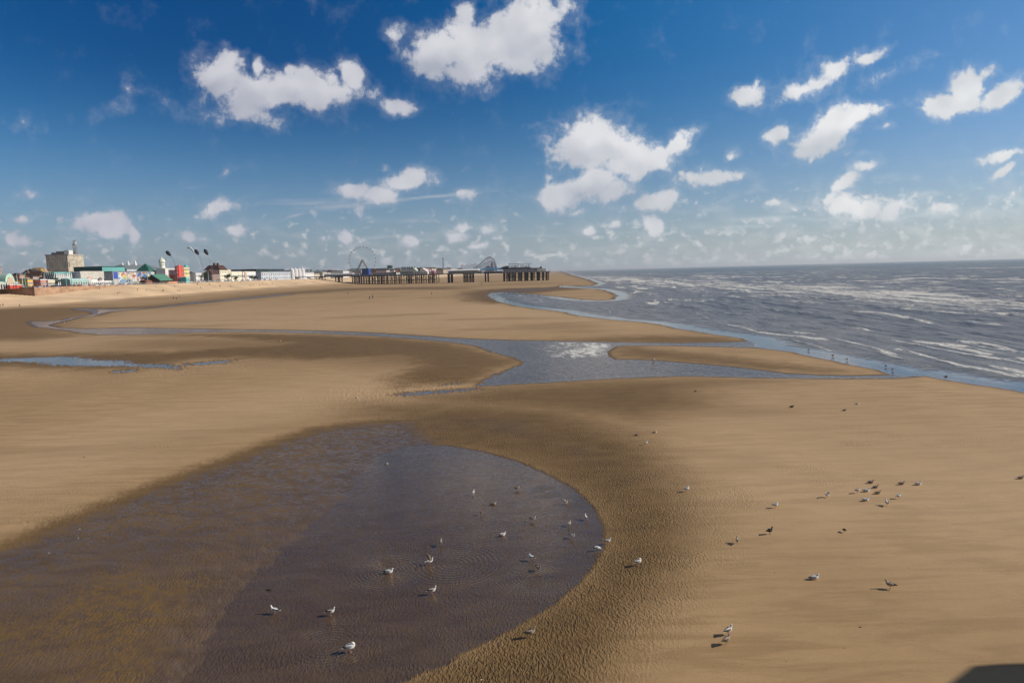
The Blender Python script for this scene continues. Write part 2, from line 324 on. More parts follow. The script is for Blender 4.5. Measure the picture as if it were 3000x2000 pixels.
def fan_grid(rs, ths):
    """a sheet in rings of growing spacing"""
    Rr, Th = np.meshgrid(rs, ths, indexing='ij')
    return Rr*np.sin(Th), Rr*np.cos(Th)
def sheet(name, X, Y, Z, attrs, mat):
    nr, nt = X.shape
    me = bpy.data.meshes.new(name)
    co = np.empty((nr*nt, 3), np.float32); co[:, 0] = X.ravel(); co[:, 1] = Y.ravel(); co[:, 2] = Z.ravel()
    idx = np.arange(nr*nt).reshape(nr, nt)
    q = np.stack([idx[:-1, :-1], idx[:-1, 1:], idx[1:, 1:], idx[1:, :-1]], -1).reshape(-1, 4)
    me.vertices.add(nr*nt); me.vertices.foreach_set('co', co.ravel())
    me.loops.add(q.size); me.loops.foreach_set('vertex_index', q.ravel().astype(np.int32))
    me.polygons.add(len(q)); me.polygons.foreach_set('loop_start', (np.arange(len(q))*4).astype(np.int32))
    me.polygons.foreach_set('loop_total', np.full(len(q), 4, np.int32)); 
    me.polygons.foreach_set('use_smooth', np.ones(len(q), bool))
    me.update(calc_edges=True)
    for k, a in attrs.items():
        at = me.attributes.new(k, 'FLOAT', 'POINT'); at.data.foreach_set('value', np.ascontiguousarray(a, np.float32).ravel())
    me.materials.append(mat)
    return link(bpy.data.objects.new(name, me))

def newmat(name):
    m = bpy.data.materials.new(name); m.use_nodes = True; return m, NT(m.node_tree)

# ------------------------------------------------------------------ sand
msand, t = newmat('sand')
pos = t.n('ShaderNodeNewGeometry').outputs['Position']
wet = t.attr('wet'); rip = t.attr('ripple'); weed = t.attr('weed'); pale = t.attr('pale'); film = t.attr('film')
nbig = t.noise(t.v('MULTIPLY', pos, (0.05, 0.022, 1)), 1.0, 4.0, 0.55)
nmid = t.noise(t.v('MULTIPLY', pos, (0.35, 0.9, 1)), 1.0, 5.0, 0.6, 0.5)
nfin = t.noise(pos, 14.0, 4.0, 0.65)
dry = t.mix(t.ss(nbig, 0.3, 0.7), (0.376, 0.239, 0.114), (0.432, 0.278, 0.138))
dry = t.mix(t.m('MULTIPLY', t.ss(nmid, 0.35, 0.75), 0.50), dry, (0.320, 0.200, 0.094))
nst = t.noise(t.mapp(pos, (0, 0, 0), (0, 0, R(9)), (0.16, 1.15, 1)), 1.0, 6.0, 0.66, 0.3)
dry = t.mix(t.m('MULTIPLY', t.ss(nst, 0.42, 0.66), 0.72), dry, (0.295, 0.182, 0.082))
dry = t.mix(t.m('MULTIPLY', pale, 0.9), dry, (0.555, 0.378, 0.222))
wetc = t.mix(t.ss(nmid, 0.3, 0.7), (0.142, 0.080, 0.025), (0.182, 0.104, 0.034))
soak = t.mix(t.ss(nmid, 0.3, 0.7), (0.100, 0.063, 0.038), (0.130, 0.084, 0.050))
c = t.mix(t.ss(wet, 0.0, 0.55), dry, wetc)
c = t.mix(t.ss(wet, 0.55, 1.0), c, soak)
nweed = t.noise(pos, 2.2, 7.0, 0.80, 0.1)
wf = t.m('MULTIPLY', t.ss(nweed, 0.46, 0.55), weed)
c = t.mix(wf, c, (0.172, 0.098, 0.026))
c = t.mix(1.0, c, t.mix(nfin, (0.86, 0.86, 0.86), (1.14, 1.14, 1.14)), 'MULTIPLY')
vo = t.n('ShaderNodeTexVoronoi', feature='F1'); t.put(vo.inputs['Vector'], pos); vo.inputs['Scale'].default_value = 0.9
vd = t.m('MULTIPLY', t.ss(vo.outputs['Distance'], 0.055, 0.02), t.m('LESS_THAN', t.sep(vo.outputs['Color'])[0], 0.42))
vo2 = t.n('ShaderNodeTexVoronoi', feature='F1'); t.put(vo2.inputs['Vector'], pos); vo2.inputs['Scale'].default_value = 3.1
vd2 = t.m('MULTIPLY', t.m('MULTIPLY', t.ss(vo2.outputs['Distance'], 0.10, 0.04), t.m('LESS_THAN', t.sep(vo2.outputs['Color'])[1], 0.25)), t.ss(nbig, 0.45, 0.6))
speck = t.m('MAXIMUM', vd, vd2)
c = t.mix(t.m('MULTIPLY', speck, 0.55), c, (0.10, 0.06, 0.03))
# ripple marks: short wavering crests a hand's breadth apart
w1 = t.noise(t.v('MULTIPLY', pos, (0.8, 0.8, 1)), 1.0, 2.0, 0.5, col=True)
rp = t.v('ADD', pos, t.v('SCALE', w1, None, 0.30))
rv = t.mapp(rp, (0, 0, 0), (0, 0, R(24)), (12.5, 4.8, 1.0))
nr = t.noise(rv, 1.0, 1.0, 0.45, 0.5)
rv2 = t.mapp(rp, (4, 2, 0), (0, 0, R(-14)), (0.8, 4.2, 1.0))
nr2 = t.noise(rv2, 1.0, 2.0, 0.5, 0.8)
hgt = t.m('MULTIPLY', t.m('MULTIPLY', t.ss(nr, 0.25, 0.75), t.ss(t.noise(pos, 0.45, 3.0, 0.6), 0.25, 0.7, 0.016, 0.060)), rip)
hgt = t.m('ADD', hgt, t.m('MULTIPLY', nr2, t.m('MULTIPLY', t.m('SUBTRACT', 1.1, wet), 0.015)))
hgt = t.m('ADD', hgt, t.m('MULTIPLY', nmid, 0.014))
hgt = t.m('ADD', hgt, t.m('MULTIPLY', nfin, 0.0035))
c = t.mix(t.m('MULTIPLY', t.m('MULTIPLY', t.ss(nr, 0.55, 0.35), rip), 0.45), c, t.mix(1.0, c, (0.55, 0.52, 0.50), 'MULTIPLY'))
hgt = t.m('ADD', hgt, t.m('MULTIPLY', nst, t.m('MULTIPLY', t.m('SUBTRACT', 1.0, wet, clamp=True), 0.022)))
hgt = t.m('SUBTRACT', hgt, t.m('MULTIPLY', speck, 0.012))
bp = t.n('ShaderNodeBump'); bp.inputs['Strength'].default_value = 1.0; bp.inputs['Distance'].default_value = 1.0
t.put(bp.inputs['Height'], hgt)
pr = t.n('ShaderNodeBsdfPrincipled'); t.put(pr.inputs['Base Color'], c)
nfilm = t.noise(pos, 1.5, 6.0, 0.75, 0.1)
ff = t.m('MULTIPLY', t.ss(nfilm, 0.58, 0.44), film)
ro = t.m('SUBTRACT', 0.92, t.m('MULTIPLY', t.ss(wet, 0.3, 1.0), 0.36))
ro = t.m('SUBTRACT', ro, t.m('MULTIPLY', ff, 0.42), clamp=True)
t.put(pr.inputs['Roughness'], ro); t.put(pr.inputs['Normal'], bp.outputs[0])
pr.inputs['Specular IOR Level'].default_value = 0.35
o_ = t.n('ShaderNodeOutputMaterial'); t.t.links.new(pr.outputs[0], o_.inputs[0])

def rings(a, b, ratio):
    n = int(math.log(b/a)/math.log(ratio)); return list(a*np.exp(np.linspace(0, math.log(b/a), n, endpoint=False)))
rs = np.array([2.0, 5.0]+rings(9.0, 60, 1.0048)+rings(60, 700, 1.0042)+rings(700, 4000, 1.012)+rings(4000, 60000, 1.12)+[120000.0])
ths = np.radians(np.array(list(np.arange(-180, -46, 4.0))+list(np.arange(-46, -39, 0.4))+list(np.arange(-39, 39, 0.075))+list(np.arange(39, 48, 0.3))+list(np.arange(48, 181, 4.0))))
X, Y = fan_grid(rs, ths)
Z, A = ground_height(X, Y, True)
ZS_R, ZS_T, ZS_Z = rs.copy(), ths.copy(), Z.copy()
d = A['d']
wet = 0.95*np.exp(-np.maximum(d, 0)/0.006)
wet = np.maximum(wet, 0.25*np.exp(-np.maximum(np.minimum(d, A['dpool']), 0)/0.02))
wet = np.maximum(wet, A['dark'])
wl = 1-sstep(A['dwl']+0.012*A['wob2'], -0.07, 0.035)
wet = np.maximum(wet, wl*(0.80+0.08*fbm(X*0.5, Y*0.5, 50, 3)))
ha = 1-sstep(A['dhalo']+0.012*A['wob2'], -0.15, 0.13)
wet = np.maximum(wet, ha*0.68*(1+0.15*fbm(X*0.3, Y*0.3, 52, 3)))
wet = np.maximum(wet, wl*(0.84+0.14*(1-sstep(A['dpool'], 0.0, 0.09))))
wet = np.where(d < 0, 1.0, wet)
gray = 0.22*sstep(fbm(X/40, Y/14, 60, 4), 0.05, 0.5)
wet = np.maximum(wet, gray*(d > 0))
ripple = np.maximum(np.maximum(ha*1.0, 0.22*wl), 0.55*np.clip(A['dark'], 0, 1))
patch = sstep(fbm(X/6.0, Y/5.0, 71, 4), 0.18, 0.5)
ripple = np.maximum(ripple, 0.30*patch*(A['L'] < math.log(60))*(A['L'] > math.log(32))*(d > 0))
ripple = np.where(A['dpool'] < 0, 0.25, ripple)
weedm = wl*sstep(-A['dwl'], 0.02, 0.12)*(A['dpool'] > -0.05)*(1-sstep(A['T'], R(-13), R(-5)))*sstep(fbm(X*0.25, Y*0.2, 80, 3), -0.35, 0.25)*sstep(A['dpool']+0.03*fbm(X*0.9, Y*0.7, 83, 4), 0.0, 0.11)
weedm = np.clip(weedm, 0, 1)
filmm = wl*(d > 0)*(0.35+0.65*sstep(A['L'], math.log(28), math.log(40)))
filmm = np.maximum(filmm, 0.9*(np.exp(-np.maximum(d, 0)/0.003)))
filmm = np.maximum(filmm, 0.5*A['dark']*(A['L'] > math.log(90)))
s = A['s']; T_ = A['T']
bars = np.exp(-((A['L']-math.log(210))/0.45)**2)*(d > 0)*0.42
band_l = (1-sstep(T_, R(-8), R(2)))*np.exp(-((A['L']-np.interp(T_, [R(-37), R(-10)], [math.log(55), math.log(78)]))/0.20)**2)*0.45
band_r = sstep(T_, R(6), R(20))*np.exp(-((A['L']-math.log(46))/0.42)**2)*0.42*(d > 0)
palem = np.clip(bars+band_l+band_r+1-sstep(s+12*fbm(X/30, Y/30, 90, 3), 2, 26), 0, 1)*(Y > 0)
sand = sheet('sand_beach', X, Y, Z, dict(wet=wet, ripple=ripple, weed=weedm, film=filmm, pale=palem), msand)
tag(sand, kind='structure')

# ------------------------------------------------------------------ water
mwat, t = newmat('sea_water')
pos = t.n('ShaderNodeNewGeometry').outputs['Position']
dep = t.attr('depth'); foam = t.attr('foam'); sea = t.attr('rough'); rgA = t.attr('rings')
dist = t.v('LENGTH', pos)
s1 = t.noise(t.mapp(pos, (0, 0, 0), (0, 0, R(8)), (1.9, 0.8, 1)), 1.0, 4.0, 0.6, 0.3)
s2 = t.noise(t.mapp(pos, (0, 0, 0), (0, 0, R(-10)), (3.5, 9.0, 1)), 1.0, 3.0, 0.55, 0.4)
s3 = t.noise(t.mapp(pos, (0, 0, 0), (0, 0, R(3)), (0.30, 0.11, 1)), 1.0, 5.0, 0.65, 0.3)
h = t.m('MULTIPLY', s2, t.m('ADD', 0.006, t.m('MULTIPLY', sea, 0.03)))
h = t.m('ADD', h, t.m('MULTIPLY', s1, t.m('MULTIPLY', sea, 0.30)))
h = t.m('ADD', h, t.m('MULTIPLY', s3, t.m('MULTIPLY', sea, 0.9)))
for (px, py, lam, amp, rad) in [(1136,1673,0.16,0.0042,2.6),(1560,1690,0.15,0.0034,2.2),(1600,1440,0.14,0.0028,1.4),(1330,1650,0.22,0.0026,3.2),(960,1890,0.17,0.0030,2.4)]:
    g0 = G(px, py)
    dv = t.v('LENGTH', t.v('SUBTRACT', pos, tuple(g0)))
    sn = t.m('SINE', t.m('MULTIPLY', dv, 2*math.pi/lam))
    en = t.m('MULTIPLY', t.ss(dv, 0.1, 0.3), t.ss(dv, rad, rad*0.3))
    h = t.m('ADD', h, t.m('MULTIPLY', t.m('MULTIPLY', sn, en), t.m('MULTIPLY', rgA, amp*1.8)))
bp = t.n('ShaderNodeBump'); bp.inputs['Strength'].default_value = 1.0; bp.inputs['Distance'].default_value = 1.0
t.put(bp.inputs['Height'], h)
inc = t.n('ShaderNodeNewGeometry').outputs['Incoming']
cosi = t.m('ABSOLUTE', t.v('DOT_PRODUCT', inc, bp.outputs[0]), clamp=True)
fres = t.m('ADD', 0.02, t.m('MULTIPLY', 0.98, t.m('POWER', t.m('SUBTRACT', 1.0, cosi, clamp=True), 5.0)))
gl = t.n('ShaderNodeBsdfGlossy'); t.put(gl.inputs['Roughness'], t.m('ADD', 0.03, t.m('MULTIPLY', sea, 0.27))); t.put(gl.inputs['Normal'], bp.outputs[0])
t.put(gl.inputs['Color'], t.mix(t.ss(sea, 0.0, 0.3), t.mix(rgA, (0.97, 0.95, 0.92), (0.95, 0.80, 0.66)), (1.0, 0.90, 0.80)))
tr = t.n('ShaderNodeBsdfTransparent'); t.put(tr.inputs[0], t.mix(t.ss(dep, 0.0, 0.15), (0.97, 0.96, 0.94), (0.84, 0.78, 0.76)))
df = t.n('ShaderNodeBsdfDiffuse')
far = t.ss(dist, 350.0, 2500.0)
t.put(df.inputs[0], t.mix(far, t.mix(t.ss(s3, 0.35, 0.65), (0.115, 0.108, 0.108), (0.210, 0.196, 0.190)), (0.055, 0.090, 0.088)))
mx = t.n('ShaderNodeMixShader'); t.put(mx.inputs[0], t.ss(dep, 0.06, 0.34)); t.t.links.new(tr.outputs[0], mx.inputs[1]); t.t.links.new(df.outputs[0], mx.inputs[2])
m2 = t.n('ShaderNodeMixShader'); t.put(m2.inputs[0], t.m('MULTIPLY', fres, t.ss(sea, 0.02, 0.2, 1.0, 0.76))); t.t.links.new(mx.outputs[0], m2.inputs[1]); t.t.links.new(gl.outputs[0], m2.inputs[2])
fn = t.noise(t.mapp(pos, (0, 0, 0), (0, 0, R(4)), (1.0, 0.36, 1)), 1.0, 7.0, 0.72, 0.5)
ff = t.ss(t.m('ADD', fn, t.m('MULTIPLY', foam, 0.62)), 0.68, 0.96)
ff = t.m('MULTIPLY', ff, t.ss(foam, 0.02, 0.15))
fd = t.n('ShaderNodeBsdfDiffuse'); fd.inputs[0].default_value = (0.66, 0.64, 0.60, 1); t.put(fd.inputs['Normal'], bp.outputs[0])
m3 = t.n('ShaderNodeMixShader'); t.put(m3.inputs[0], ff); t.t.links.new(m2.outputs[0], m3.inputs[1]); t.t.links.new(fd.outputs[0], m3.inputs[2])
o_ = t.n('ShaderNodeOutputMaterial'); t.t.links.new(m3.outputs[0], o_.inputs[0])

# breaking waves: each a line on the sea with half-width (m), height (m) and foam
BRK = [
 ([(1700,806),(1850,812),(2000,821),(2120,829),(2250,838),(2375,846),(2480,858)], 9, .55, 1.0),
 ([(2355,853),(2460,857),(2560,862)], 7, .5, .9),
 ([(2505,857),(2590,868),(2680,875),(2800,885),(2900,893),(3010,900),(3300,915)], 7, .6, 1.0),
 ([(1850,800),(1930,803),(2010,805)], 10, .4, .8),
 ([(2240,816),(2300,811),(2360,812)], 8, .5, .7), ([(2590,820),(2700,817),(2850,820),(3000,822),(3200,826)], 8, .5, .8),
 ([(2460,838),(2560,842),(2640,846)], 6, .45, .75), ([(2880,852),(2930,850),(2970,853)], 4, .5, .9), ([(2760,855),(2820,853)], 5, .4, .6),
 ([(2810,872),(2850,873),(2880,878)], 4, .6, .9), ([(2920,884),(2970,885),(3030,888)], 4, .5, .9),
 ([(2480,915),(2560,921),(2640,932),(2757,949)], 2.6, .22, .75), ([(2620,908),(2700,914),(2780,922),(2900,930)], 2.6, .25, .7),
 ([(2787,942),(2860,950),(2957,961)], 2.2, .22, .8), ([(2780,903),(2860,912),(2920,924),(3050,932)], 2.5, .3, .7),
 ([(2095,948),(2160,957),(2220,974),(2300,983),(2385,992),(2440,999)], 1.5, .10, .85), ([(2290,970),(2350,978),(2420,985)], 1.3, .12, .6),
 ([(2480,958),(2530,968),(2580,978)], 1.5, .14, .6), ([(2500,985),(2575,996)], 1.3, .12, .3), ([(2615,995),(2700,1010),(2800,1020),(2900,1024),(3040,1046)], 1.5, .16, .75),
 ([(2785,1002),(2850,1012),(2920,1022),(2990,1040)], 1.4, .16, .85), ([(2600,1025),(2660,1032),(2740,1055),(2808,1072),(2900,1088),(3000,1108),(3100,1130)], 1.1, .12, .95),
 ([(2040,942),(2095,944)], 1.5, .08, .6), ([(2200,905),(2300,915),(2420,926)], 3, .15, .35), ([(2440,900),(2560,905),(2700,912)], 3, .2, .4),
 ([(2230,880),(2340,886),(2450,893)], 4, .2, .4), ([(2020,866),(2150,874),(2260,880)], 4, .15, .35), ([(1900,842),(2000,850),(2100,858)], 6, .2, .4), ([(2100,860),(2230,868),(2400,876),(2600,890)], 6, .25, .5),
 ([(2330,862),(2450,868),(2600,880),(2750,892)], 5, .25, .6),
]
rs = np.array([3.0, 12.0]+rings(16.0, 60, 1.012)+rings(60, 1200, 1.0033)+rings(1200, 8000, 1.010)+rings(8000, 100000, 1.1)+[200000.0])
ths = np.radians(np.array(list(np.arange(-42, -12, 0.5))+list(np.arange(-12, 38.5, 0.07))+list(np.arange(38.5, 60, 0.5))+list(np.arange(60, 171, 5.0))))
X, Y = fan_grid(rs, ths)
T = np.arctan2(X, Y); rr = np.hypot(X, Y); L = np.log(rr)
Zs, A = ground_height(X, Y, True)
depth = np.maximum(-Zs, 0)
msea = -A['dsea']*rr                     # metres out from the shoreline
openw = sstep(msea, 0.3, 12.0)           # 0 at the beach, 1 on the open sea
foam = np.zeros(X.shape); zz = np.zeros(X.shape)
# chop and swell run with the shore, which leads away from the viewer
u = Y+0.05*X; v = X-0.03*Y
att = 1/(1+(rr/2500.0)**2)
sw = fbm(u/34.0, v/9.0, 101, 4, 0.55)
sw = 1-np.abs(sw)*2.2
zz += openw*att*0.50*sw*sstep(msea, 4, 40)
sm = fbm(u/9.0, v/2.6, 111, 3)
zz += (0.012+0.075*openw)*(1-np.abs(sm)*2)*(A['dsea'] < 0)
for pts, hw, hh, fo in BRK:
    pp = poly(pts)
    m = (L > pp[:, 1].min()-0.3) & (L < pp[:, 1].max()+0.3) & (T > pp[:, 0].min()-0.05) & (T < pp[:, 0].max()+0.05)
    Tm, Lm = T[m], L[m]
    lo = pp[:, 0]; o = np.argsort(lo)
    Lc = np.interp(Tm, lo[o], pp[o, 1])
    side_ = (Lm-Lc+0.006*fbm(Tm*60, Lm*3, 130, 3))*rr[m]      # metres beyond the crest line
    inx = sstep(Tm, lo.min()-0.004, lo.min()+0.02)*(1-sstep(Tm, lo.max()-0.02, lo.max()+0.004))
    var = 0.60+1.0*fbm(Tm*55, Lm*2, 140+len(pts), 4)
    crest = np.where(side_ < 0, np.exp(-(side_/(hw*0.30))**2), np.exp(-(side_/hw)**2))
    zz[m] += 0.9*hh*crest*inx*np.clip(var, 0.2, 1.3)
    fm = np.where(side_ < -0.25*hw, np.exp(-((side_+0.25*hw)/(hw*0.25))**2), np.exp(-(side_/(hw*1.5))**2))
    foam[m] = np.maximum(foam[m], fo*fm*inx*np.clip(var+0.25, 0, 1.2))
# short broken crests all over the shallows
for (du, dv, sd_, hh_, fo_, lo_, hi_) in ((60, 6.5, 300, .10, .95, 25, 420), (110, 11, 310, .22, 1.0, 90, 1100), (200, 26, 320, .35, 1.0, 300, 2600)):
    ln_ = sstep(1-np.abs(fbm(u/du, v/dv, sd_, 3, .45))*7.0, 0.35, 1.0)
    pt_ = sstep(fbm(u/(du*.8), v/(dv*4.0), sd_+5, 3), -0.02, 0.30)*sstep(fbm(u/(du*.16), v/dv, sd_+9, 2), -0.35, 0.1)
    rng = sstep(rr, lo_, lo_*1.5)*(1-sstep(rr, hi_*.7, hi_))*openw
    foam = np.maximum(foam, fo_*ln_*pt_*rng); zz += hh_*ln_*pt_*rng
# scattered white horses and the streaks of old foam between the breakers
cap = sstep(fbm(u/30.0, v/7.5, 150, 4, .6), 0.34, 0.55)*sstep(rr, 250, 420)*(1-sstep(rr, 1100, 3500))*openw
foam = np.maximum(foam, cap*0.75)
zone = np.exp(-((L-np.interp(T, [R(4), R(14), R(26), R(34), R(38)], [math.log(1300), math.log(520), math.log(330), math.log(250), math.log(230)]))/0.33)**2)
foam = np.maximum(foam, openw*zone*(0.32+0.52*sstep(fbm(u/45, v/6, 160, 5, .6), -0.25, 0.4)))
foam = np.maximum(foam, 0.25*openw*sstep(fbm(u/20, v/3.0, 170, 4, .6), 0.1, 0.5)*(rr < 600))
foam = foam*1.12
foam = np.where(A['dsea'] < 0, foam, 0)
riffle_glint = poly([(1480,1008),(1600,1001),(1792,1006),(1775,1046),(1640,1052),(1540,1040)])  # sparkle on the river riffle, painted in as pale foam
mr = (L > 3.9) & (L < 5.5)
rf = np.full(X.shape, 1.0); rf[mr] = seg_dist(T[mr], L[mr], riffle_glint)
rf = (1-sstep(rf, -0.02, 0.02))*sstep(T, math.atan2(0, 2000), math.atan2(250, 2000))
foam = np.maximum(foam, rf*(A['driv'] < 0)*(0.60+0.34*fbm(X/3.0, Y/5.0, 200, 4)))
edge = np.exp(-((A['dsea']+0.0012)/0.0012)**2)*(A['dsea'] < 0)*sstep(fbm(T*90, L*30, 180, 3), -0.2, 0.4)
foam = np.maximum(foam, edge*0.55)
rough = np.where(A['dsea'] < 0, 0.10+0.90*openw, np.where(A['driv'] < 0, 0.22, 0.0))
smooth_tail = sstep(msea+1.6*fbm(T*120, L*60, 190, 3), 3.0, 8.5)
rough = np.where(A['dsea'] < 0, np.maximum(0.02, rough*smooth_tail), rough)
ringm = (A['dpool'] < 0.05)*1.0
keep = zz*sstep(msea, 1.5, 8.0)
dpt = np.where(A['dsea'] < 0, depth+0.0*T, np.where(A['dpool'] < 0, np.minimum(depth, 0.09), np.minimum(depth, 0.07)))
dpt = np.where(A['dsea'] < 0, np.minimum(3, np.abs(A['dsea'])*8), dpt)
watero = sheet('sea', X, Y, keep, dict(depth=dpt, foam=foam, rough=rough, rings=ringm), mwat)
tag(watero, kind='structure')

# ------------------------------------------------------------------ materials of made things
MATS = {}
def mat(name, col, rough=0.75, metal=0.0, var=0.10, scale=0.6, spec=0.35, stripes=None):
    if name in MATS: return MATS[name]
    m, t = newmat(name)
    tcn = t.n('ShaderNodeTexCoord').outputs['Object']
    n = t.noise(tcn, scale, 4.0, 0.6, dim='3D')
    lo = tuple(max(0, x*(1-var*1.6)) for x in col); hi = tuple(min(1, x*(1+var)) for x in col)
    c = t.mix(t.ss(n, 0.3, 0.7), lo, hi)
    if stripes:
        ax, per, c2, duty = stripes
        xyz = t.sep(tcn)
        k = t.m('FRACT', t.m('DIVIDE', t.m('ADD', xyz[ax], 500.0), per))
        c = t.mix(t.m('LESS_THAN', k, duty), c, c2)
    p = t.n('ShaderNodeBsdfPrincipled'); t.put(p.inputs['Base Color'], c); p.inputs['Roughness'].default_value = rough
    p.inputs['Metallic'].default_value = metal; p.inputs['Specular IOR Level'].default_value = spec
    o = t.n('ShaderNodeOutputMaterial'); t.t.links.new(p.outputs[0], o.inputs[0])
    MATS[name] = m; return m
concrete = mat('concrete', (0.60, 0.46, 0.32), 0.9, scale=0.05, var=0.12)
stepmat = mat('step_concrete', (0.50, 0.37, 0.245), 0.9, scale=0.04, var=0.12)
wallbrown = mat('wall_concrete', (0.34, 0.24, 0.17), 0.9, scale=0.2)
white = mat('white_render', (0.72, 0.71, 0.70), 0.8, scale=0.25, var=.08)
cream = mat('cream_render', (0.72, 0.63, 0.42), 0.8, scale=0.25)
greyw = mat('pale_grey_panel', (0.50, 0.53, 0.58), 0.7, scale=0.2)
glass = mat('window_glass', (0.045, 0.06, 0.075), 0.15, spec=0.6, var=.3)
darkroof = mat('dark_slate', (0.045, 0.04, 0.042), 0.8)
brownroof = mat('brown_tile', (0.11, 0.055, 0.04), 0.85)
greyroof = mat('grey_roofing', (0.17, 0.20, 0.21), 0.7)
greenroof = mat('green_roofing', (0.09, 0.28, 0.20), 0.6)
dkgreen = mat('dark_green_cladding', (0.012, 0.075, 0.075), 0.5, scale=.05)
teal = mat('teal_cladding', (0.13, 0.37, 0.36), 0.6, scale=.05)
blackp = mat('black_paint', (0.012, 0.012, 0.016), 0.5)
steel = mat('grey_steel', (0.25, 0.26, 0.28), 0.45, 0.6)
turq = mat('turquoise_paint', (0.12, 0.50, 0.48), 0.5)
red = mat('red_paint', (0.55, 0.08, 0.055), 0.6, scale=.8)
orange = mat('orange_brick', (0.52, 0.22, 0.10), 0.85, scale=.5)
pink = mat('pink_render', (0.62, 0.33, 0.28), 0.8)
tan = mat('tan_stone', (0.42, 0.30, 0.18), 0.85)
gold = mat('golden_dome', (0.50, 0.34, 0.14), 0.6)
ironm = mat('pier_iron', (0.035, 0.022, 0.016), 0.8, scale=1.5, var=.3)
rust = mat('rusty_iron', (0.10, 0.038, 0.02), 0.85, scale=1.5, var=.3)
deckm = mat('deck_timber', (0.20, 0.16, 0.13), 0.85)
blue = mat('blue_panel', (0.015, 0.06, 0.30), 0.5)
bluer = mat('blue_roofing', (0.05, 0.20, 0.36), 0.5)
teakb = mat('tower_concrete', (0.70, 0.63, 0.51), 0.9, scale=.2, var=.12)
leafm = mat('foliage', (0.035, 0.075, 0.03), 0.9, scale=1.2, var=.5)

class MB:
    def __init__(s): s.v = []; s.f = []; s.m = []
    def add(s, vs, fs, mi=0):
        b = len(s.v); s.v += [tuple(p) for p in vs]; s.f += [[b+i for i in f] for f in fs]; s.m += [mi]*len(fs); return s
    def box(s, x0, x1, y0, y1, z0, z1, mi=0):
        return s.add([(x0,y0,z0),(x1,y0,z0),(x1,y1,z0),(x0,y1,z0),(x0,y0,z1),(x1,y0,z1),(x1,y1,z1),(x0,y1,z1)],
                     [(0,3,2,1),(4,5,6,7),(0,1,5,4),(1,2,6,5),(2,3,7,6),(3,0,4,7)], mi)
    def tube(s, pts, rads, n=8, mi=0, cap=True, flat=1.0):
        """a round bar through the points; flat < 1 squashes it sideways"""
        pts = [Vector(p) for p in pts]; rings_ = []
        if not hasattr(rads, '__len__'): rads = [rads]*len(pts)
        b = len(s.v)
        for i, p in enumerate(pts):
            d = (pts[min(i+1, len(pts)-1)]-pts[max(i-1, 0)]).normalized()
            a = Vector((0, 0, 1)) if abs(d.z) < 0.9 else Vector((1, 0, 0))
            sx = d.cross(a).normalized(); sy = sx.cross(d).normalized()
            for k in range(n):
                an = 2*math.pi*k/n; q = p+(sx*math.cos(an)*flat+sy*math.sin(an))*rads[i]; s.v.append(tuple(q))
        for i in range(len(pts)-1):
            for k in range(n):
                k2 = (k+1) % n
                s.f.append([b+i*n+k, b+i*n+k2, b+(i+1)*n+k2, b+(i+1)*n+k]); s.m.append(mi)
        if cap:
            s.f.append([b+k for k in range(n)][::-1]); s.m.append(mi)
            s.f.append([b+(len(pts)-1)*n+k for k in range(n)]); s.m.append(mi)
        return s
    def prism(s, prof, y0, y1, mi=0, axis='y'):
        """closed outline in (x, z) drawn out along y (or in (y, z) along x)"""
        n = len(prof)
        if axis == 'y': vs = [(p[0], y0, p[1]) for p in prof]+[(p[0], y1, p[1]) for p in prof]
        else: vs = [(y0, p[0], p[1]) for p in prof]+[(y1, p[0], p[1]) for p in prof]
        fs = [[i for i in range(n)], [n+i for i in range(n)][::-1]]+[[i, n+i, n+(i+1) % n, (i+1) % n][::-1] for i in range(n)]
        return s.add(vs, fs, mi)
    def cone(s, x, y, z0, z1, r0, r1, n=12, mi=0):
        return s.tube([(x, y, z0), (x, y, z1)], [r0, max(r1, 0.001)], n, mi)
    def lathe(s, x, y, prof, n=12, mi=0):
        b = len(s.v)
        for r, z in prof:
            for k in range(n):
                a = 2*math.pi*k/n; s.v.append((x+r*math.cos(a), y+r*math.sin(a), z))
        for i in range(len(prof)-1):
            for k in range(n):
                k2 = (k+1) % n; s.f.append([b+i*n+k, b+i*n+k2, b+(i+1)*n+k2, b+(i+1)*n+k]); s.m.append(mi)
        return s
    def build(s, name, mats, parent=None, smooth=False, fix=True):
        me = bpy.data.meshes.new(name); me.from_pydata(s.v, [], s.f)
        for m in (mats if isinstance(mats, (list, tuple)) else [mats]): me.materials.append(m)
        me.polygons.foreach_set('material_index', s.m)
        if fix:
            bm = bmesh.new(); bm.from_mesh(me); bmesh.ops.recalc_face_normals(bm, faces=bm.faces); bm.to_mesh(me); bm.free()
        if smooth: me.polygons.foreach_set('use_smooth', [True]*len(me.polygons))
        o = link(bpy.data.objects.new(name, me))
        if parent: o.parent = parent
        return o
def empty(name, loc, rz=0.0, label=None, cat=None, group=None):
    o = link(bpy.data.objects.new(name, None)); o.location = loc; o.rotation_euler = (0, 0, rz); o.empty_display_size = 0.5
    return tag(o, label, cat, group)
def inst(name, me, parent, loc=(0, 0, 0), rz=0.0, sc=(1, 1, 1)):
    o = link(bpy.data.objects.new(name, me)); o.parent = parent; o.location = loc; o.rotation_euler = (0, 0, rz); o.scale = sc
    return o

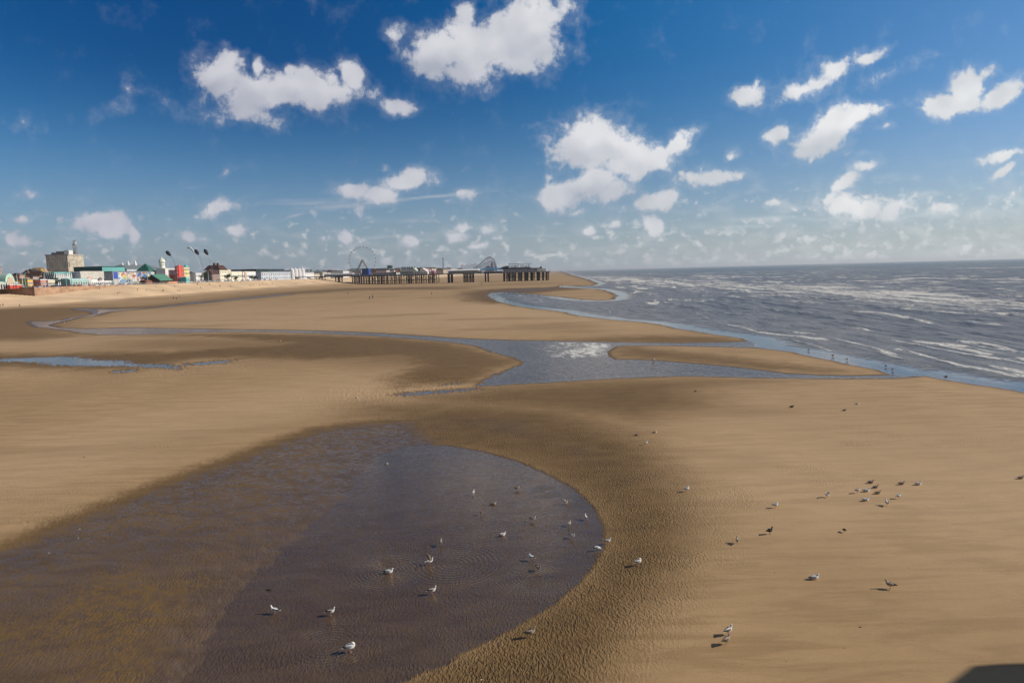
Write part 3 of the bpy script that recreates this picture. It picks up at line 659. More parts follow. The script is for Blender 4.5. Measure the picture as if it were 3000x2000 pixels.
# ------------------------------------------------------------------ land, promenade, sea wall
PROM = 10.2
YC = 423.0
def slope_of(px, py=818):
    d = ray(px, py); return d.x/d.y
def Yline(px, L, py=818): return (324+L)/(0.07-slope_of(px, py))
coastY = [-400, YC-0.01, YC, 700, 1000, 1500, 2200, 3200, 4500]
coastX = [x_edge(-400)-45, x_edge(YC)-45, x_edge(YC), x_edge(700), x_edge(1000), x_edge(1500)+8, x_edge(2200)+14, x_edge(3200)-10, x_edge(4500)-120]
b = MB()
top = [(x, y, PROM) for x, y in zip(coastX, coastY)]
n = len(top); far = [(-60000, 4500, PROM), (-60000, -400, PROM)]
vs = top+far; vs += [(x, y, -1.0) for x, y, z in vs]; k = len(top)+2
b.add(vs, [list(range(k))]+[[i, i+1, k+i+1, k+i] for i in range(k-1)]+[[k-1, 0, k, 2*k-1]])
land = b.build('promenade', mat('promenade_paving', (0.34, 0.28, 0.23), 0.9, scale=.05)); tag(land, kind='structure')
# stepped revetment between the promenade and the beach
def foot_z(Y): return max(0.5, min(5.0, 0.6+4.2*(Y-300)/600.0))+0.25
NS = 30
def wall_part(ys, back):
    b = MB(); rows = []
    for Y in ys:
        xe = x_edge(Y)-back; xf = x_edge(Y)+FOOT_W; zf = foot_z(Y); zt = PROM-0.02
        if not back:      # the slope runs out against the headland wall and climbs to full height further on
            zn = PROM-(PROM-zf)*45/79.0; zt = zn+(zt-zn)*min(1, max(0, (Y-YC)/95.0))
        prof = [(xe+0.15, zt)]
        for i in range(NS):
            xa = xe+0.15+(xf-xe)*(i+1)/NS; za = zt-(zt-zf)*i/NS; zb = zt-(zt-zf)*(i+1)/NS
            prof += [(xa, za-0.03), (xa+0.02, zb)]
        prof.append((xf+0.6, zf-2.5)); rows.append([(x, Y, z) for x, z in prof])
    m = len(rows[0])
    vs = [p for r in rows for p in r]
    fs = [[i*m+j, i*m+j+1, (i+1)*m+j+1, (i+1)*m+j] for i in range(len(rows)-1) for j in range(m-1)]
    b.add(vs, fs); return b
sw = empty('sea_wall', (x_edge(600), 600, PROM), 0, 'long pale stepped concrete sea wall between the beach and the promenade', 'sea wall')
def unshift(mb, loc):
    mb.v = [(x-loc[0], y-loc[1], z-loc[2]) for x, y, z in mb.v]; return mb
unshift(wall_part([-60, 100, 200, 300, 360, YC-0.02], 45), sw.location).build('steps', stepmat, sw)
unshift(wall_part([YC, YC+95, 600, 700, 800, 900, 1000, 1200, 1500, 2000], 0), sw.location).build('steps', stepmat, sw)
b = MB(); xe = x_edge(YC); 
b.box(xe-46, xe+1.2, YC-0.9, YC+0.4, 3.0, PROM+0.9)
b.add([(xe, YC+.4, 3), (xe+1.2, YC+.4, 3), (xe+1.2+6.65, YC+95, 3), (xe+6.65, YC+95, 3), (xe, YC+.4, PROM+.5), (xe+1.2, YC+.4, PROM+.5), (xe+1.2+6.65, YC+95, PROM+.2), (xe+6.65, YC+95, PROM+.2)], [(0,3,2,1),(4,5,6,7),(0,1,5,4),(1,2,6,5),(2,3,7,6),(3,0,4,7)])
unshift(b, sw.location).build('headland_wall', mat('sandstone_facing', (0.40, 0.25, 0.16), 0.9, scale=.3, var=.2), sw)
# railing on the edge of the promenade
fence = empty('railing', (x_edge(YC), YC, PROM), -math.atan(0.07), 'low white railing along the edge of the promenade above the sea wall', 'railing')
b = MB()
for z in (0.55, 1.1): b.box(-0.04, 0.04, 62, 470, z-0.04, z+0.04)
b.build('rail', white, fence)
b = MB()
for i in range(62, 470, 6): b.box(-0.06, 0.06, i, i+0.12, 0, 1.15)
tag(b.build('post', white, fence), kind='stuff')

# ------------------------------------------------------------------ town
ROT = -math.atan(0.07)
def win_mesh(name, w, h, frame=None):
    b = MB(); f = 0.12
    b.box(-0.06, 0.02, -w/2, w/2, -h/2, h/2, 0)
    for a in ((-w/2-f, -w/2, -h/2-f, h/2+f), (w/2, w/2+f, -h/2-f, h/2+f)): b.box(-0.05, 0.08, a[0], a[1], a[2], a[3], 1)
    b.box(-0.05, 0.08, -w/2, w/2, h/2, h/2+f, 1); b.box(-0.05, 0.12, -w/2, w/2, -h/2-f, -h/2, 1); b.box(-0.04, 0.06, -0.05, 0.05, -h/2, h/2, 1)
    me = bpy.data.meshes.new(name); me.from_pydata(b.v, [], b.f); me.materials.append(glass); me.materials.append(frame or white)
    me.polygons.foreach_set('material_index', b.m); return me
WINS = {}
def window(parent, x, y, z, w, h, face='w'):
    key = (round(w, 1), round(h, 1))
    if key not in WINS: WINS[key] = win_mesh('window', *key)
    return inst('window', WINS[key], parent, (x, y, z), 0 if face == 'w' else -math.pi/2)

def building(name, label, cat, xa, xc, ytop, L, depth, wall, roof='flat', rh=0, rmat=None, wn=(0, 0), nn=(0, 0), ybase=None, group=None, parapet=True, zbase=PROM, wmat=None, wh=1.5, ww=1.2):
    """a block whose sea front runs from picture column xa to xc, ytop its eaves; origin at its near seaward corner"""
    Y1 = Yline(xa, L); Y2 = Yline(xc, L)
    X1 = x_edge(Y1)-L; ln = (Y2-Y1)*math.hypot(1, .07)
    h = AT(xa, ytop, Y1).z-zbase
    h = max(h, 2.5)
    r = empty(name, (X1, Y1, zbase), ROT, label, cat, group)
    MB().box(-depth, 0, 0, ln, 0, h).build('wall', wall, r)
    rmat = rmat or greyroof
    if roof == 'flat':
        b = MB().box(-depth-0.25, 0.25, -0.25, ln+0.25, h+0.003, h+0.45)
        if parapet: b.box(-depth+.6, -.6, .6, ln-.6, h+.45, h+.7)
        b.build('roof', rmat, r)
    elif roof == 'gable':      # ridge along the front
        MB().prism([(0.5, h+0.003), (-depth/2, h+rh), (-depth-0.5, h+0.003)], -0.4, ln+0.4).build('roof', rmat, r)
    elif roof == 'cross':      # ridge runs back from the front
        nb = max(1, int(round(ln/12.0))); w = ln/nb; b = MB()
        for i in range(nb): b.prism([(i*w-.0, h+0.003), (i*w+w/2, h+rh), (i*w+w-.0, h+0.003)], -depth-.4, .4, axis='x')
        b.build('roof', rmat, r)
    elif roof == 'hip':
        i = min(depth, ln)*0.42
        vs = [(.5, -.5, h+.003), (.5, ln+.5, h+.003), (-depth-.5, ln+.5, h+.003), (-depth-.5, -.5, h+.003), (-depth/2, i, h+rh), (-depth/2, ln-i, h+rh)]
        MB().add(vs, [(0, 1, 5, 4), (1, 2, 5), (2, 3, 4, 5), (3, 0, 4), (0, 3, 2, 1)]).build('roof', rmat, r)
    elif roof == 'barrel':
        pr = [(-depth/2+(depth/2+.3)*math.cos(a), h+.003+rh*math.sin(a)) for a in np.linspace(0, math.pi, 13)]
        MB().prism(pr, -.3, ln+.3).build('roof', rmat, r)
    nu, nz = wn
    for i in range(nu):
        for j in range(nz): window(r, 0.03, ln*(i+.5)/nu, h*(j+.55)/nz, min(ww, ln/nu*.6), min(wh, h/nz*.55))
    nu, nz = nn
    for i in range(nu):
        for j in range(nz): window(r, -depth*(i+.5)/nu, -0.03, h*(j+.55)/nz, min(ww, depth/nu*.6), min(wh, h/nz*.55), 'n')
    r['len'] = ln; r['h'] = h; r['dep'] = depth
    return r
def meta(r): 
    v = (r['len'], r['h'], r['dep']); 
    for k in ('len', 'h', 'dep'): del r[k]
    return v

# concrete tower with ribs
Yt = 700.0
A0 = AT(133, 750, Yt); A1 = AT(200, 748, Yt); tw = A1.x-A0.x; th = A1.z-PROM
r = empty('office_tower', (A1.x, Yt, PROM), -R(1), 'tall ribbed concrete office tower with a mast on its roof, highest block of the town', 'office tower')
td = 23.0
MB().box(-tw, 0, 0, td, 0, th).build('wall', teakb, r)
b = MB()
for i in range(15):
    x = -tw+tw*(i+0.5)/15; b.box(x-0.42, x+0.42, -0.75, 0, 8, th-.2)
for i in range(13):
    y = td*(i+0.5)/13; b.box(0, 0.55, y-0.38, y+0.38, 8, th-.2)
b.build('rib', teakb, r)
MB().box(-tw-.4, .6, -.9, td+.4, th+.003, th+1.3).build('parapet', mat('tower_parapet', (.42, .38, .33), .9), r)
for (za, zb) in ((th-11.5, th-6.5), (th-4.6, th-1.6)):
    for i in range(15):
        if za < th-6 and (4 <= i <= 9): continue
        if za > th-6 and i not in (1, 4, 8, 13): continue
        x = -tw+tw*(i+1)/15-tw/30+tw/30
        inst('window', WINS.setdefault((0.8, round(zb-za, 1)), win_mesh('window', 0.8, zb-za, teakb)), r, (x, -0.05, (za+zb)/2), -math.pi/2)
for j, z in enumerate((th-8.6, th-4.6)):
    for i in range(5):
        inst('window', WINS.setdefault((1.2, 2.2), win_mesh('window', 1.2, 2.2)), r, (0.08, 1.2+td*0.085*i, z), 0)
for i in range(2):
    window(r, 0.08, td*.80+i*2.2, th-13.5, 1.2, 2.2)
b = MB(); b.box(-tw*.62, -tw*.08, 3, 15, th+1.3, th+4.4); b.box(-tw*.86, -tw*.72, 4, 8, th+1.3, th+3.4); b.build('plant_room', mat('plant_room_metal', (.20, .19, .18), .8), r)
MB().box(-tw*.25, -.8, 2.5, 9, th+1.3, th+5.2).build('plant_room', white, r)
ms = MB(); mx, my = -0.2, 12.0
for (sx, sy) in ((-1, -1), (1, -1), (1, 1), (-1, 1)):
    ms.tube([(mx+sx*1.3, my+sy*1.3, th+1.0), (mx+sx*.8, my+sy*.8, th+16)], .18, 5)
for i in range(9):
    z0 = th+1.3+i*1.6; a = 1.25-.05*i
    for (p, q) in (((-1, -1), (1, -1)), ((1, -1), (1, 1)), ((1, 1), (-1, 1)), ((-1, 1), (-1, -1))):
        ms.tube([(mx+p[0]*a, my+p[1]*a, z0), (mx+q[0]*a, my+q[1]*a, z0+1.5)], .10, 4)
mast = ms.build('lattice_mast', mat('mast_steel', (.30, .22, .20), .6), r)
b = MB()
for (ax, zz_) in ((-1.6, 11.5), (1.6, 11.8), (-1.5, 9.2), (1.5, 13.4)):
    b.tube([(mx+ax*.6, my, th+zz_), (mx+ax, my-1.2, th+zz_)], [1.0, .9], 10)
b.build('dish', white, mast)
MB().tube([(-tw*.33, 9, th+4), (-tw*.33, 9, th+9.5)], .15, 5).build('aerial', steel, r)

# colonnade of leaning white fins before the tower
r = building('glazed_hall', 'low teal glass hall with white zigzag fins at the foot of the concrete tower', 'hall', 160, 208, 800, 30, 9, mat('teal_glass', (.05, .16, .17), .25, spec=.6), 'flat', rmat=turq)
ln, h, dp = meta(r)
b = MB()
for i in range(8):
    y = ln*(i+.5)/8; b.tube([(.35, y-ln/18, .3), (.35, y+ln/18, h)], .45, 5); b.tube([(.35, y+ln/18, h), (.35, y+ln/9-ln/18+1, .3)], .45, 5)
b.build('fin', white, r)
b = MB()
for i in range(6):
    x = -dp*(i+.5)/6; b.tube([(x-1.5, -.35, .3), (x+1.5, -.35, h)], .35, 5)
b.build('fin', white, r)

# big dark green and teal entertainment block
r = building('entertainment_hall', 'huge windowless green and teal clad hall with a flat roof, right of the tower', 'entertainment hall', 302, 368, 782, 92, 27, teal, 'flat', rmat=dkgreen)
ln, h, dp = meta(r)
MB().box(-dp, -.0, -.35, -.02, 0, h+.3).build('end_wall', dkgreen, r)
for i in range(3): inst('door', win_mesh('door', 3, 3.2), r, (0.1, ln*(i+1)/4, 1.75))
r = building('annexe', 'low dark green clad annexe between the ribbed white hall and the murals', 'annexe', 304, 330, 799, 34, 20, dkgreen, 'flat', rmat=blackp, wn=(3, 1))
meta(r)
# ribbed white hall with two arches
r = building('amusement_arcade', 'long white amusement arcade with a ribbed upper storey and two entrance arches', 'amusement arcade', 235, 304, 798, 26, 24, white, 'flat', rmat=white, nn=(6, 1))
ln, h, dp = meta(r)
b = MB(); nrib = 20
for i in range(nrib):
    y = ln*(i+.5)/nrib; b.box(0, .5, y-.6, y+.6, h*.52, h+.9)
b.build('rib', mat('rib_concrete', (.55, .52, .47), .9), r)
MB().box(0.02, .14, 0, ln, h*.52, h*.98).build('rib_shade', mat('rib_shadow_wall', (.20, .19, .18), .9), r)  # dark sheet stands in for the shade between the ribs
def arch(parent, y, w, hh, mi, mo):
    pr = [(y-w/2, 0.02)]+[(y+w/2*math.cos(a), hh*.45+hh*.55*math.sin(a)) for a in np.linspace(math.pi, 0, 11)]+[(y+w/2, 0.02)]
    MB().prism(pr, .02, 1.2, axis='x').build('entrance_arch', mo, parent)
    pr = [(y+(a-y)*.78, .02+(z-.02)*.8) for a, z in pr]
    MB().prism(pr, 1.2, 1.4, axis='x').build('arch_infill', mi, parent)
arch(r, ln*.80, ln*.17, h*.62, mat('arch_orange', (.50, .22, .12), .7), mat('arch_blue', (.12, .17, .22), .7))
arch(r, ln*.02+8, ln*.2, h*.7, mat('arch_cream', (.66, .58, .50), .7), pink)
# barrel canopy left part of arcade
r = building('glass_canopy', 'pale green glazed canopy with a barrel roof in front of the white arcade', 'canopy', 205, 262, 822, 16, 7, mat('pale_green_glass', (.36, .52, .48), .4), 'barrel', 1.6, mat('canopy_glass', (.45, .60, .58), .4), wn=(8, 1)); meta(r)
r = building('ticket_hall', 'low white front with dark shopfront openings under the ribbed arcade', 'shop row', 262, 328, 826, 17, 6, white, 'flat', rmat=white, wn=(12, 1), wh=2.4, ww=2.6); meta(r)

# domed hall left of the tower
r = building('domed_hall', 'yellow and tan hall with curved roofs and domes left of the concrete tower', 'hall', 138, 157, 804, 52, 7, cream, 'barrel', 2.2, tan, wn=(5, 2), nn=(5, 2)); ln, h, dp = meta(r)
b = MB(); b.lathe(-4, 3, [(2.4, h), (2.5, h+1.2), (2.2, h+2.8), (1.4, h+4.0), (.3, h+4.8), (.05, h+6)], 12); b.build('dome', mat('dome_tan', (.40, .28, .18), .6), r)
b = MB(); b.lathe(-dp+2, 2, [(2.6, h), (2.8, h+1.5), (2.2, h+3), (1, h+4.2), (.05, h+5)], 12); b.build('dome', gold, r)
# row of small shops on the far left
SH = [
 (58, 74, 807, 30, 8, orange, 'flat', 0, None, 'square orange brick block behind the pale pavilion', 'shop', (3, 2)),
 (75, 88, 812, 40, 14, tan, 'gable', 3, brownroof, 'tan shop with a brown pitched roof right of the orange brick block', 'shop', (3, 1)),
 (80, 96, 819, 24, 12, mat('yellow_render', (.72, .45, .10), .8), 'flat', 0, None, 'low bright yellow shop front near the north end of the promenade', 'shop', (4, 1)),
 (89, 104, 806, 58, 8, tan, 'hip', 4, brownroof, 'tan house with a hipped brown roof behind the yellow shop', 'house', (3, 2)),
 (97, 114, 812, 38, 14, pink, 'flat', 0, None, 'pink two storey shop between the yellow shop and the domed hall', 'shop', (4, 2)),
 (105, 121, 803, 66, 8, mat('dark_stone', (.22, .16, .12), .9), 'gable', 4, darkroof, 'dark stone house with a steep slate roof left of the domed hall', 'house', (3, 2)),
 (116, 132, 808, 44, 8, mat('salmon_render', (.66, .36, .26), .8), 'cross', 3.5, brownroof, 'salmon coloured house with a gabled front left of the domed hall', 'house', (4, 2)),
 (121, 136, 799, 74, 8, mat('ochre_stone', (.36, .26, .12), .9), 'cross', 4, gold, 'ochre gabled house just left of the domed hall', 'house', (3, 2)),
 (118, 140, 821, 20, 10, mat('red_shopfront', (.60, .20, .16), .7), 'flat', 0, white, 'low red shop front under the gabled houses', 'shop', (5, 1)),
 (140, 160, 822, 19, 9, cream, 'flat', 0, white, 'low cream kiosk row at the foot of the domed hall', 'shop', (5, 1)),
]
for (xa, xc, yt, L, dp, wm, rf, rh, rm, lb, ct, wn) in SH:
    meta(building('house' if ct == 'house' else 'seafront_shop', lb, ct, xa, xc, yt, L, dp, wm, rf, rh, rm, wn=wn, nn=(3, wn[1])))
# pale pavilion with a curved roof at the left edge
r = building('pavilion', 'white and pale green pavilion with curved roofs and red stalls at the left edge', 'pavilion', -14, 50, 829, 12, 16, mat('pavilion_white', (.66, .70, .62), .7), 'flat', rmat=mat('pale_green_roof', (.42, .60, .52), .6)); ln, h, dp = meta(r)
pr = [(ln*.62+ln*.22*math.cos(a), h+.4+5.2*math.sin(a)) for a in np.linspace(0, math.pi, 13)]
MB().prism(pr, -dp, .6, axis='x').build('roof', mat('pale_green_roof', (.42, .60, .52), .6), r)
pr = [(ln*.62+ln*.16*math.cos(a), h*.3+(h*.7+3.6)*math.sin(a)) for a in np.linspace(0, math.pi, 13)]
MB().prism(pr, .6, .9, axis='x').build('entrance_arch', mat('arch_tan', (.55, .40, .28), .8), r)
for i in range(9):
    inst('shutter', WINS.setdefault('door', win_mesh('door', 3.2, 2.6)), r, (.12, ln*(i+.5)/9, 1.5))
b = MB()
for i in range(10): b.box(.9, 1.2, ln*i/9.2, ln*i/9.2+.35, 0, h+.2)
b.build('column', white, r)
for q in range(4): MB().box(2.2, 4.0, ln*(.35+.12*q), ln*(.35+.12*q)+3.0, 0, 2.1).box(2.0, 4.2, ln*(.35+.12*q)-.2, ln*(.35+.12*q)+3.2, 2.1, 2.5, 1).build('stall', [red, white], r)
Yx = Yline(3, 40)
r = building('brick_block', 'tall orange brick block cut by the left edge of the picture', 'block', -16, 6, 784, 44, 14, orange, 'flat', wn=(3, 3)); meta(r)

# mural hoarding
def mural_mat():
    m, t = newmat('painted_mural'); tcn = t.n('ShaderNodeTexCoord').outputs['Object']
    v = t.n('ShaderNodeTexVoronoi', feature='F1'); t.put(v.inputs['Vector'], t.v('ADD', t.v('MULTIPLY', tcn, (1, .32, .45)), t.v('SCALE', t.noise(tcn, .18, 3, col=True, dim='3D'), None, 2.2))); v.inputs['Scale'].default_value = 1.0
    rgb = t.sep(v.outputs['Color'])
    cr = t.n('ShaderNodeValToRGB'); cr.color_ramp.interpolation = 'CONSTANT'; t.put(cr.inputs[0], rgb[0])
    cols = [(0, (.06, .12, .38)), (.12, (.60, .56, .58)), (.30, (.42, .09, .08)), (.40, (.16, .32, .50)), (.50, (.52, .42, .28)), (.60, (.62, .60, .64)), (.76, (.26, .12, .18)), (.86, (.24, .40, .16)), (.94, (.60, .48, .14))]
    e = cr.color_ramp.elements
    e[0].position, e[0].color = 0, (*cols[0][1], 1); e[1].position, e[1].color = cols[1][0], (*cols[1][1], 1)
    for p_, c_ in cols[2:]: k = e.new(p_); k.color = (*c_, 1)
    p = t.n('ShaderNodeBsdfPrincipled'); t.put(p.inputs['Base Color'], cr.outputs[0]); p.inputs['Roughness'].default_value = .7
    o = t.n('ShaderNodeOutputMaterial'); t.t.links.new(p.outputs[0], o.inputs[0]); return m
mural = mural_mat()
r = building('painted_hall', 'hall whose long front is covered in large colourful painted panels', 'hall', 331, 452, 797, 26, 22, mat('hall_grey', (.45, .47, .47), .8), 'flat', rmat=greyroof); ln, h, dp = meta(r)
for i in range(9):
    a = ln*i/9.0+.3; MB().box(.02, .30, a, a+ln/9-.6, 2.2 if i else h*.5, h-.2).build('mural_panel', mural if i != 0 else mat('blue_mural', (.05, .10, .42), .6), r)
b = MB()
for i in range(10): b.box(.3, .5, ln*i/9-.12, ln*i/9+.12, 0, h+.2)
b.build('pilaster', white, r)
r = building('leisure_centre', 'long grey roofed leisure centre rising behind the painted panels', 'leisure centre', 374, 486, 788, 104, 26, greyw, 'hip', 5, greyroof, wn=(14, 1)); ln, h, dp = meta(r)
for q, (f, hh, rr_) in enumerate(((.34, 7, 1.6), (.52, 7, 1.6), (.2, 5, 1.3))):
    MB().lathe(-dp/2, ln*f, [(rr_*1.3, h+2), (rr_, h+5), (rr_*.7, h+hh), (.2, h+hh+2.2)], 10).build('roof_vent', white, r)
g_ = MB(); g_.add([(-2, ln*.52, h*.5), (-26, ln*.52, h*.5), (-26, ln*.86, h*.5), (-2, ln*.86, h*.5), (-14, ln*.69, h+7)], [(0, 1, 4), (1, 2, 4), (2, 3, 4), (3, 0, 4), (0, 3, 2, 1)])
r2 = building('pyramid_pavilion', 'dark green pyramid roofed pavilion standing before the grey leisure centre', 'pavilion', 441, 461, 802, 40, 14, greyw, 'flat', wn=(4, 1)); ln, h, dp = meta(r2)
MB().add([(1.5, -1.5, h+.5), (1.5, ln+1.5, h+.5), (-dp-1.5, ln+1.5, h+.5), (-dp-1.5, -1.5, h+.5), (-dp/2, ln/2, h+9.5)], [(0, 1, 4), (1, 2, 4), (2, 3, 4), (3, 0, 4), (0, 3, 2, 1)]).build('pyramid_roof', mat('pyramid_green', (.02, .12, .09), .6), r2)

# barn-like lifeboat shop with a green roof, brick end
Yb = Yline(434, 16)
pL = AT(433, 832, Yb); pR = AT(468, 832, Yb)
r = empty('boathouse', (pR.x, Yb, PROM), 0, 'dark timber boathouse with a big green pitched roof on the promenade', 'boathouse')
w = pR.x-pL.x; hh = AT(440, 805, Yb).z-PROM
MB().prism([(-w, 0), (0, 0), (0, hh*.38), (-w*.62, hh*.96), (-w, hh*.38)], 0, 20).build('wall', mat('dark_timber', (.045, .022, .018), .8), r)
MB().prism([(.8, hh*.34), (.8, hh*.42), (-w*.62, hh*1.06), (-w-.8, hh*.42), (-w-.8, hh*.34), (-w*.62, hh*.97)], -.8, 21).build('roof', mat('sage_green_roof', (.09, .24, .175), .6), r)
MB().box(-w*.9, -w*.12, -.12, -.03, 0.05, hh*.42).build('door', mat('boathouse_door', (.10, .02, .015), .7), r)
MB().box(.02, 5.5, 3, 19, 0, hh*.22).build('brick_annexe', orange, r)
Yb = Yline(410, 7); pL = AT(408, 834, Yb); pR = AT(430, 834, Yb); w = pR.x-pL.x; hh = AT(418, 820, Yb).z-PROM
r = empty('kiosk', (pR.x, Yb, PROM), 0, 'small brown kiosk with a rounded roof left of the green roofed boathouse', 'kiosk')
pr = [(-w, 0)]+[(-w/2+w/2*math.cos(a), hh*.4+hh*.6*math.sin(a)) for a in np.linspace(math.pi, 0, 11)]+[(0, 0)]
MB().prism(pr, 0, 9).build('wall', mat('kiosk_brown', (.20, .08, .05), .8), r)
MB().box(-w*.75, -w*.25, -.12, -.02, .05, hh*.55).build('hatch', blackp, r)

# minaret hall, red and yellow blocks
r = building('minaret_hall', 'white hall with a minaret on its roof and orange and pink shops below', 'hall', 486, 524, 788, 30, 9, white, 'flat', rmat=white, wn=(7, 1)); ln, h, dp = meta(r)
MB().box(.02, .3, 0, ln, 0.02, h*.55).build('shopfront', mat('shopfront_pink', (.60, .30, .22), .7), r)
for i in range(4): MB().box(.3, .6, ln*(i+.15)/4, ln*(i+.7)/4, .5, h*.45).build('sign_panel', [red, mat('arch_orange', (.5, .22, .12), .7), cream, red][i], r)
MB().lathe(-6, ln*.28, [(2.4, h+.4), (2.2, h+4), (2.8, h+4.4), (2.0, h+5.2), (3.0, h+6.6), (2.2, h+8.6), (.5, h+10.2), (.05, h+12)], 12).build('minaret', mat('minaret_white', (.70, .72, .62), .7), r)
r = building('red_arcade', 'bright red tall arcade front beside the yellow block', 'amusement arcade', 522, 540, 781, 22, 2.5, red, 'flat', rmat=red, wn=(3, 4), nn=(2, 4)); ln, h, dp = meta(r)
MB().box(.02, .8, 1, 4, 0, h+1.4).build('sign_tower', mat('red_sign', (.75, .10, .08), .6), r)
r = building('yellow_block', 'pale yellow tall block right of the bright red arcade', 'block', 541, 557, 785, 24, 5, mat('pale_yellow_render', (.74, .62, .28), .8), 'flat', rmat=cream, wn=(4, 4)); ln, h, dp = meta(r)
MB().lathe(-2, ln-2, [(2, h), (2, h+1.4), (1.4, h+2.6), (.05, h+3.6)], 10).build('turret', turq, r)
r = building('teal_kiosk', 'teal shop front at the foot of the yellow block', 'kiosk', 545, 556, 813, 14, 6, turq, 'flat', rmat=white, wn=(3, 1)); meta(r)
r = building('dark_terrace', 'low dark terrace between the yellow block and the white shop', 'terrace', 558, 574, 800, 40, 16, mat('dark_stone', (.22, .16, .12), .9), 'gable', 2.5, darkroof, wn=(4, 2)); meta(r)
r = building('white_shop', 'plain white flat roofed shop behind the leaning grass sculptures', 'shop', 574, 596, 802, 24, 7, white, 'flat', rmat=white, wn=(5, 2)); meta(r)
r = building('slate_house', 'large cream house with a heavy dark brown mansard roof', 'house', 645, 678, 792, 26, 13, mat('light_cream', (.76, .70, .56), .8), 'flat', rmat=cream, wn=(7, 3), nn=(6, 3)); ln, h, dp = meta(r)
MB().add([(.6, -.6, h+.46), (.6, ln*.7, h+.46), (-dp-4, ln*.7, h+.46), (-dp-4, -.6, h+.46), (-3, 3, h+5.6), (-3, ln*.6, h+5.6), (-dp, ln*.6, h+5.6), (-dp, 3, h+5.6)], [(0, 1, 5, 4), (1, 2, 6, 5), (2, 3, 7, 6), (3, 0, 4, 7), (4, 5, 6, 7), (0, 3, 2, 1)]).build('mansard_roof', mat('mansard_brown', (.075, .035, .03), .85), r)
for f in (.2, .5): MB().box(-dp*.7, -dp*.7+1.6, ln*f, ln*f+2.5, h+5, h+8).build('chimney', brownroof, r)
r = building('public_house', 'dark stone public house with a brown roof left of the cream mansard house', 'public house', 622, 645, 803, 22, 10, mat('pub_stone', (.30, .20, .17), .9), 'hip', 5, mat('mansard_brown', (.075, .035, .03), .85), wn=(5, 2), nn=(5, 2)); meta(r)
r = building('white_arcade', 'long low white arcade right of the cream mansard house', 'amusement arcade', 679, 712, 797, 26, 24, mat('light_cream', (.76, .70, .56), .8), 'flat', rmat=white, wn=(9, 1), wh=2, ww=3); meta(r)
r = building('white_arcade', 'white fronted arcade with a cream middle bay and ragged signs, further along', 'amusement arcade', 713, 750, 797, 25, 24, white, 'flat', rmat=white, wn=(9, 1), wh=2, ww=3); ln, h, dp = meta(r)
MB().box(.02, .5, ln*.1, ln*.25, 0, h+1).build('sign_panel', mat('arch_tan', (.55, .40, .28), .8), r)
r = building('dark_hall', 'long dark green roofed hall seen over the pale grey arcade', 'hall', 752, 834, 789.5, 60, 40, mat('dark_hall_wall', (.02, .045, .045), .7), 'flat', rmat=blackp, wn=(8, 1)); meta(r)
r = building('grey_arcade', 'long pale grey blue arcade with a flat front leading to the ornate white hotel', 'amusement arcade', 766, 852, 798.5, 22, 30, greyw, 'flat', rmat=greyw, wn=(14, 2), wh=1.8, ww=2.2); meta(r)
r = building('seafront_hotel', 'ornate white seafront hotel with domed bays and gables, left of the pier', 'hotel', 853, 890, 793, 24, 30, white, 'flat', rmat=greyw, wn=(9, 3)); ln, h, dp = meta(r)
for f in (.08, .36, .64, .92):
    MB().lathe(.2, ln*f, [(3.2, 0), (3.2, h*.5), (3.5, h*.52), (3.1, h*.56), (3.1, h+.6), (3.5, h+.8), (2.9, h+1.8), (1.3, h+3.0), (.3, h+3.6), (.05, h+5)], 10).build('bay', mat('bay_white', (.74, .72, .74), .8), r)
r = building('seafront_hotel', 'lower white hotel wing with small gables, right of the ornate hotel', 'hotel', 891, 921, 799, 24, 26, mat('bay_white', (.74, .72, .74), .8), 'cross', 4.5, greyroof, wn=(9, 2)); meta(r)

# terraces running on behind the pier and far down the coast
rr_ = random.Random(3)
tints = [('white', (.70, .68, .66)), ('cream', (.66, .58, .46)), ('grey', (.38, .38, .38)), ('brick red', (.34, .16, .11)), ('pale pink', (.60, .46, .42)), ('tan', (.44, .34, .24))]
roofs = [('slate', darkroof), ('brown', brownroof), ('grey', greyroof)]
WHERE = ['just right of the white hotels', 'left of the big wheel', 'seen through the left rim of the wheel', 'behind the foot of the big wheel', 'behind the blue hoarding', 'seen through the right rim of the wheel', 'just right of the wheel', 'behind the low shed on the pier', 'left of the slim tower block', 'right of the slim tower block', 'behind the glazed pier pavilion', 'behind the white gabled pier house', 'over the pink stalls', 'at the gap in the pier', 'left of the thin ride tower', 'right of the thin ride tower', 'behind the long white canopy']
_seen = set()
def TERR(tn, kind, rn, k):
    w = WHERE[min(len(WHERE)-1, int(k*len(WHERE)/30.0))]
    a = f'distant {tn} block, {rn} {kind} roof, {w}'
    if a in _seen: a = f'smaller distant {tn} block, {rn} {kind} roof, {w}'
    _seen.add(a); return a.replace('cross roof', 'gabled roof').replace('hip roof', 'hipped roof')
px = 922.0; seq = 0
while px < 1372:
    L = rr_.choice((26, 46, 75)); wpx = rr_.uniform(9, 19)
    if slope_of(px+wpx) > -0.062: break
    tn, tcx = rr_.choice(tints); rn, rm = rr_.choice(roofs); yt = 801-0.0265*(px-922)+rr_.uniform(-6, 1.0)-0.0
    kind = rr_.choice(('gable', 'flat', 'cross', 'hip'))
    Y1 = Yline(px, L)
    zt = AT(px, yt, Y1).z
    if Y1 > 3600: break
    r = building('terrace_house', TERR(tn, kind, rn, seq), 'house', px, px+wpx, yt, L, 22, mat('terrace_'+tn.replace(' ', '_'), tcx, .85), kind, 4.5, rm, wn=(4, 2), group='distant buildings beyond the pier', wh=2.2, ww=2.2)
    meta(r); px += wpx*0.82; seq += 1
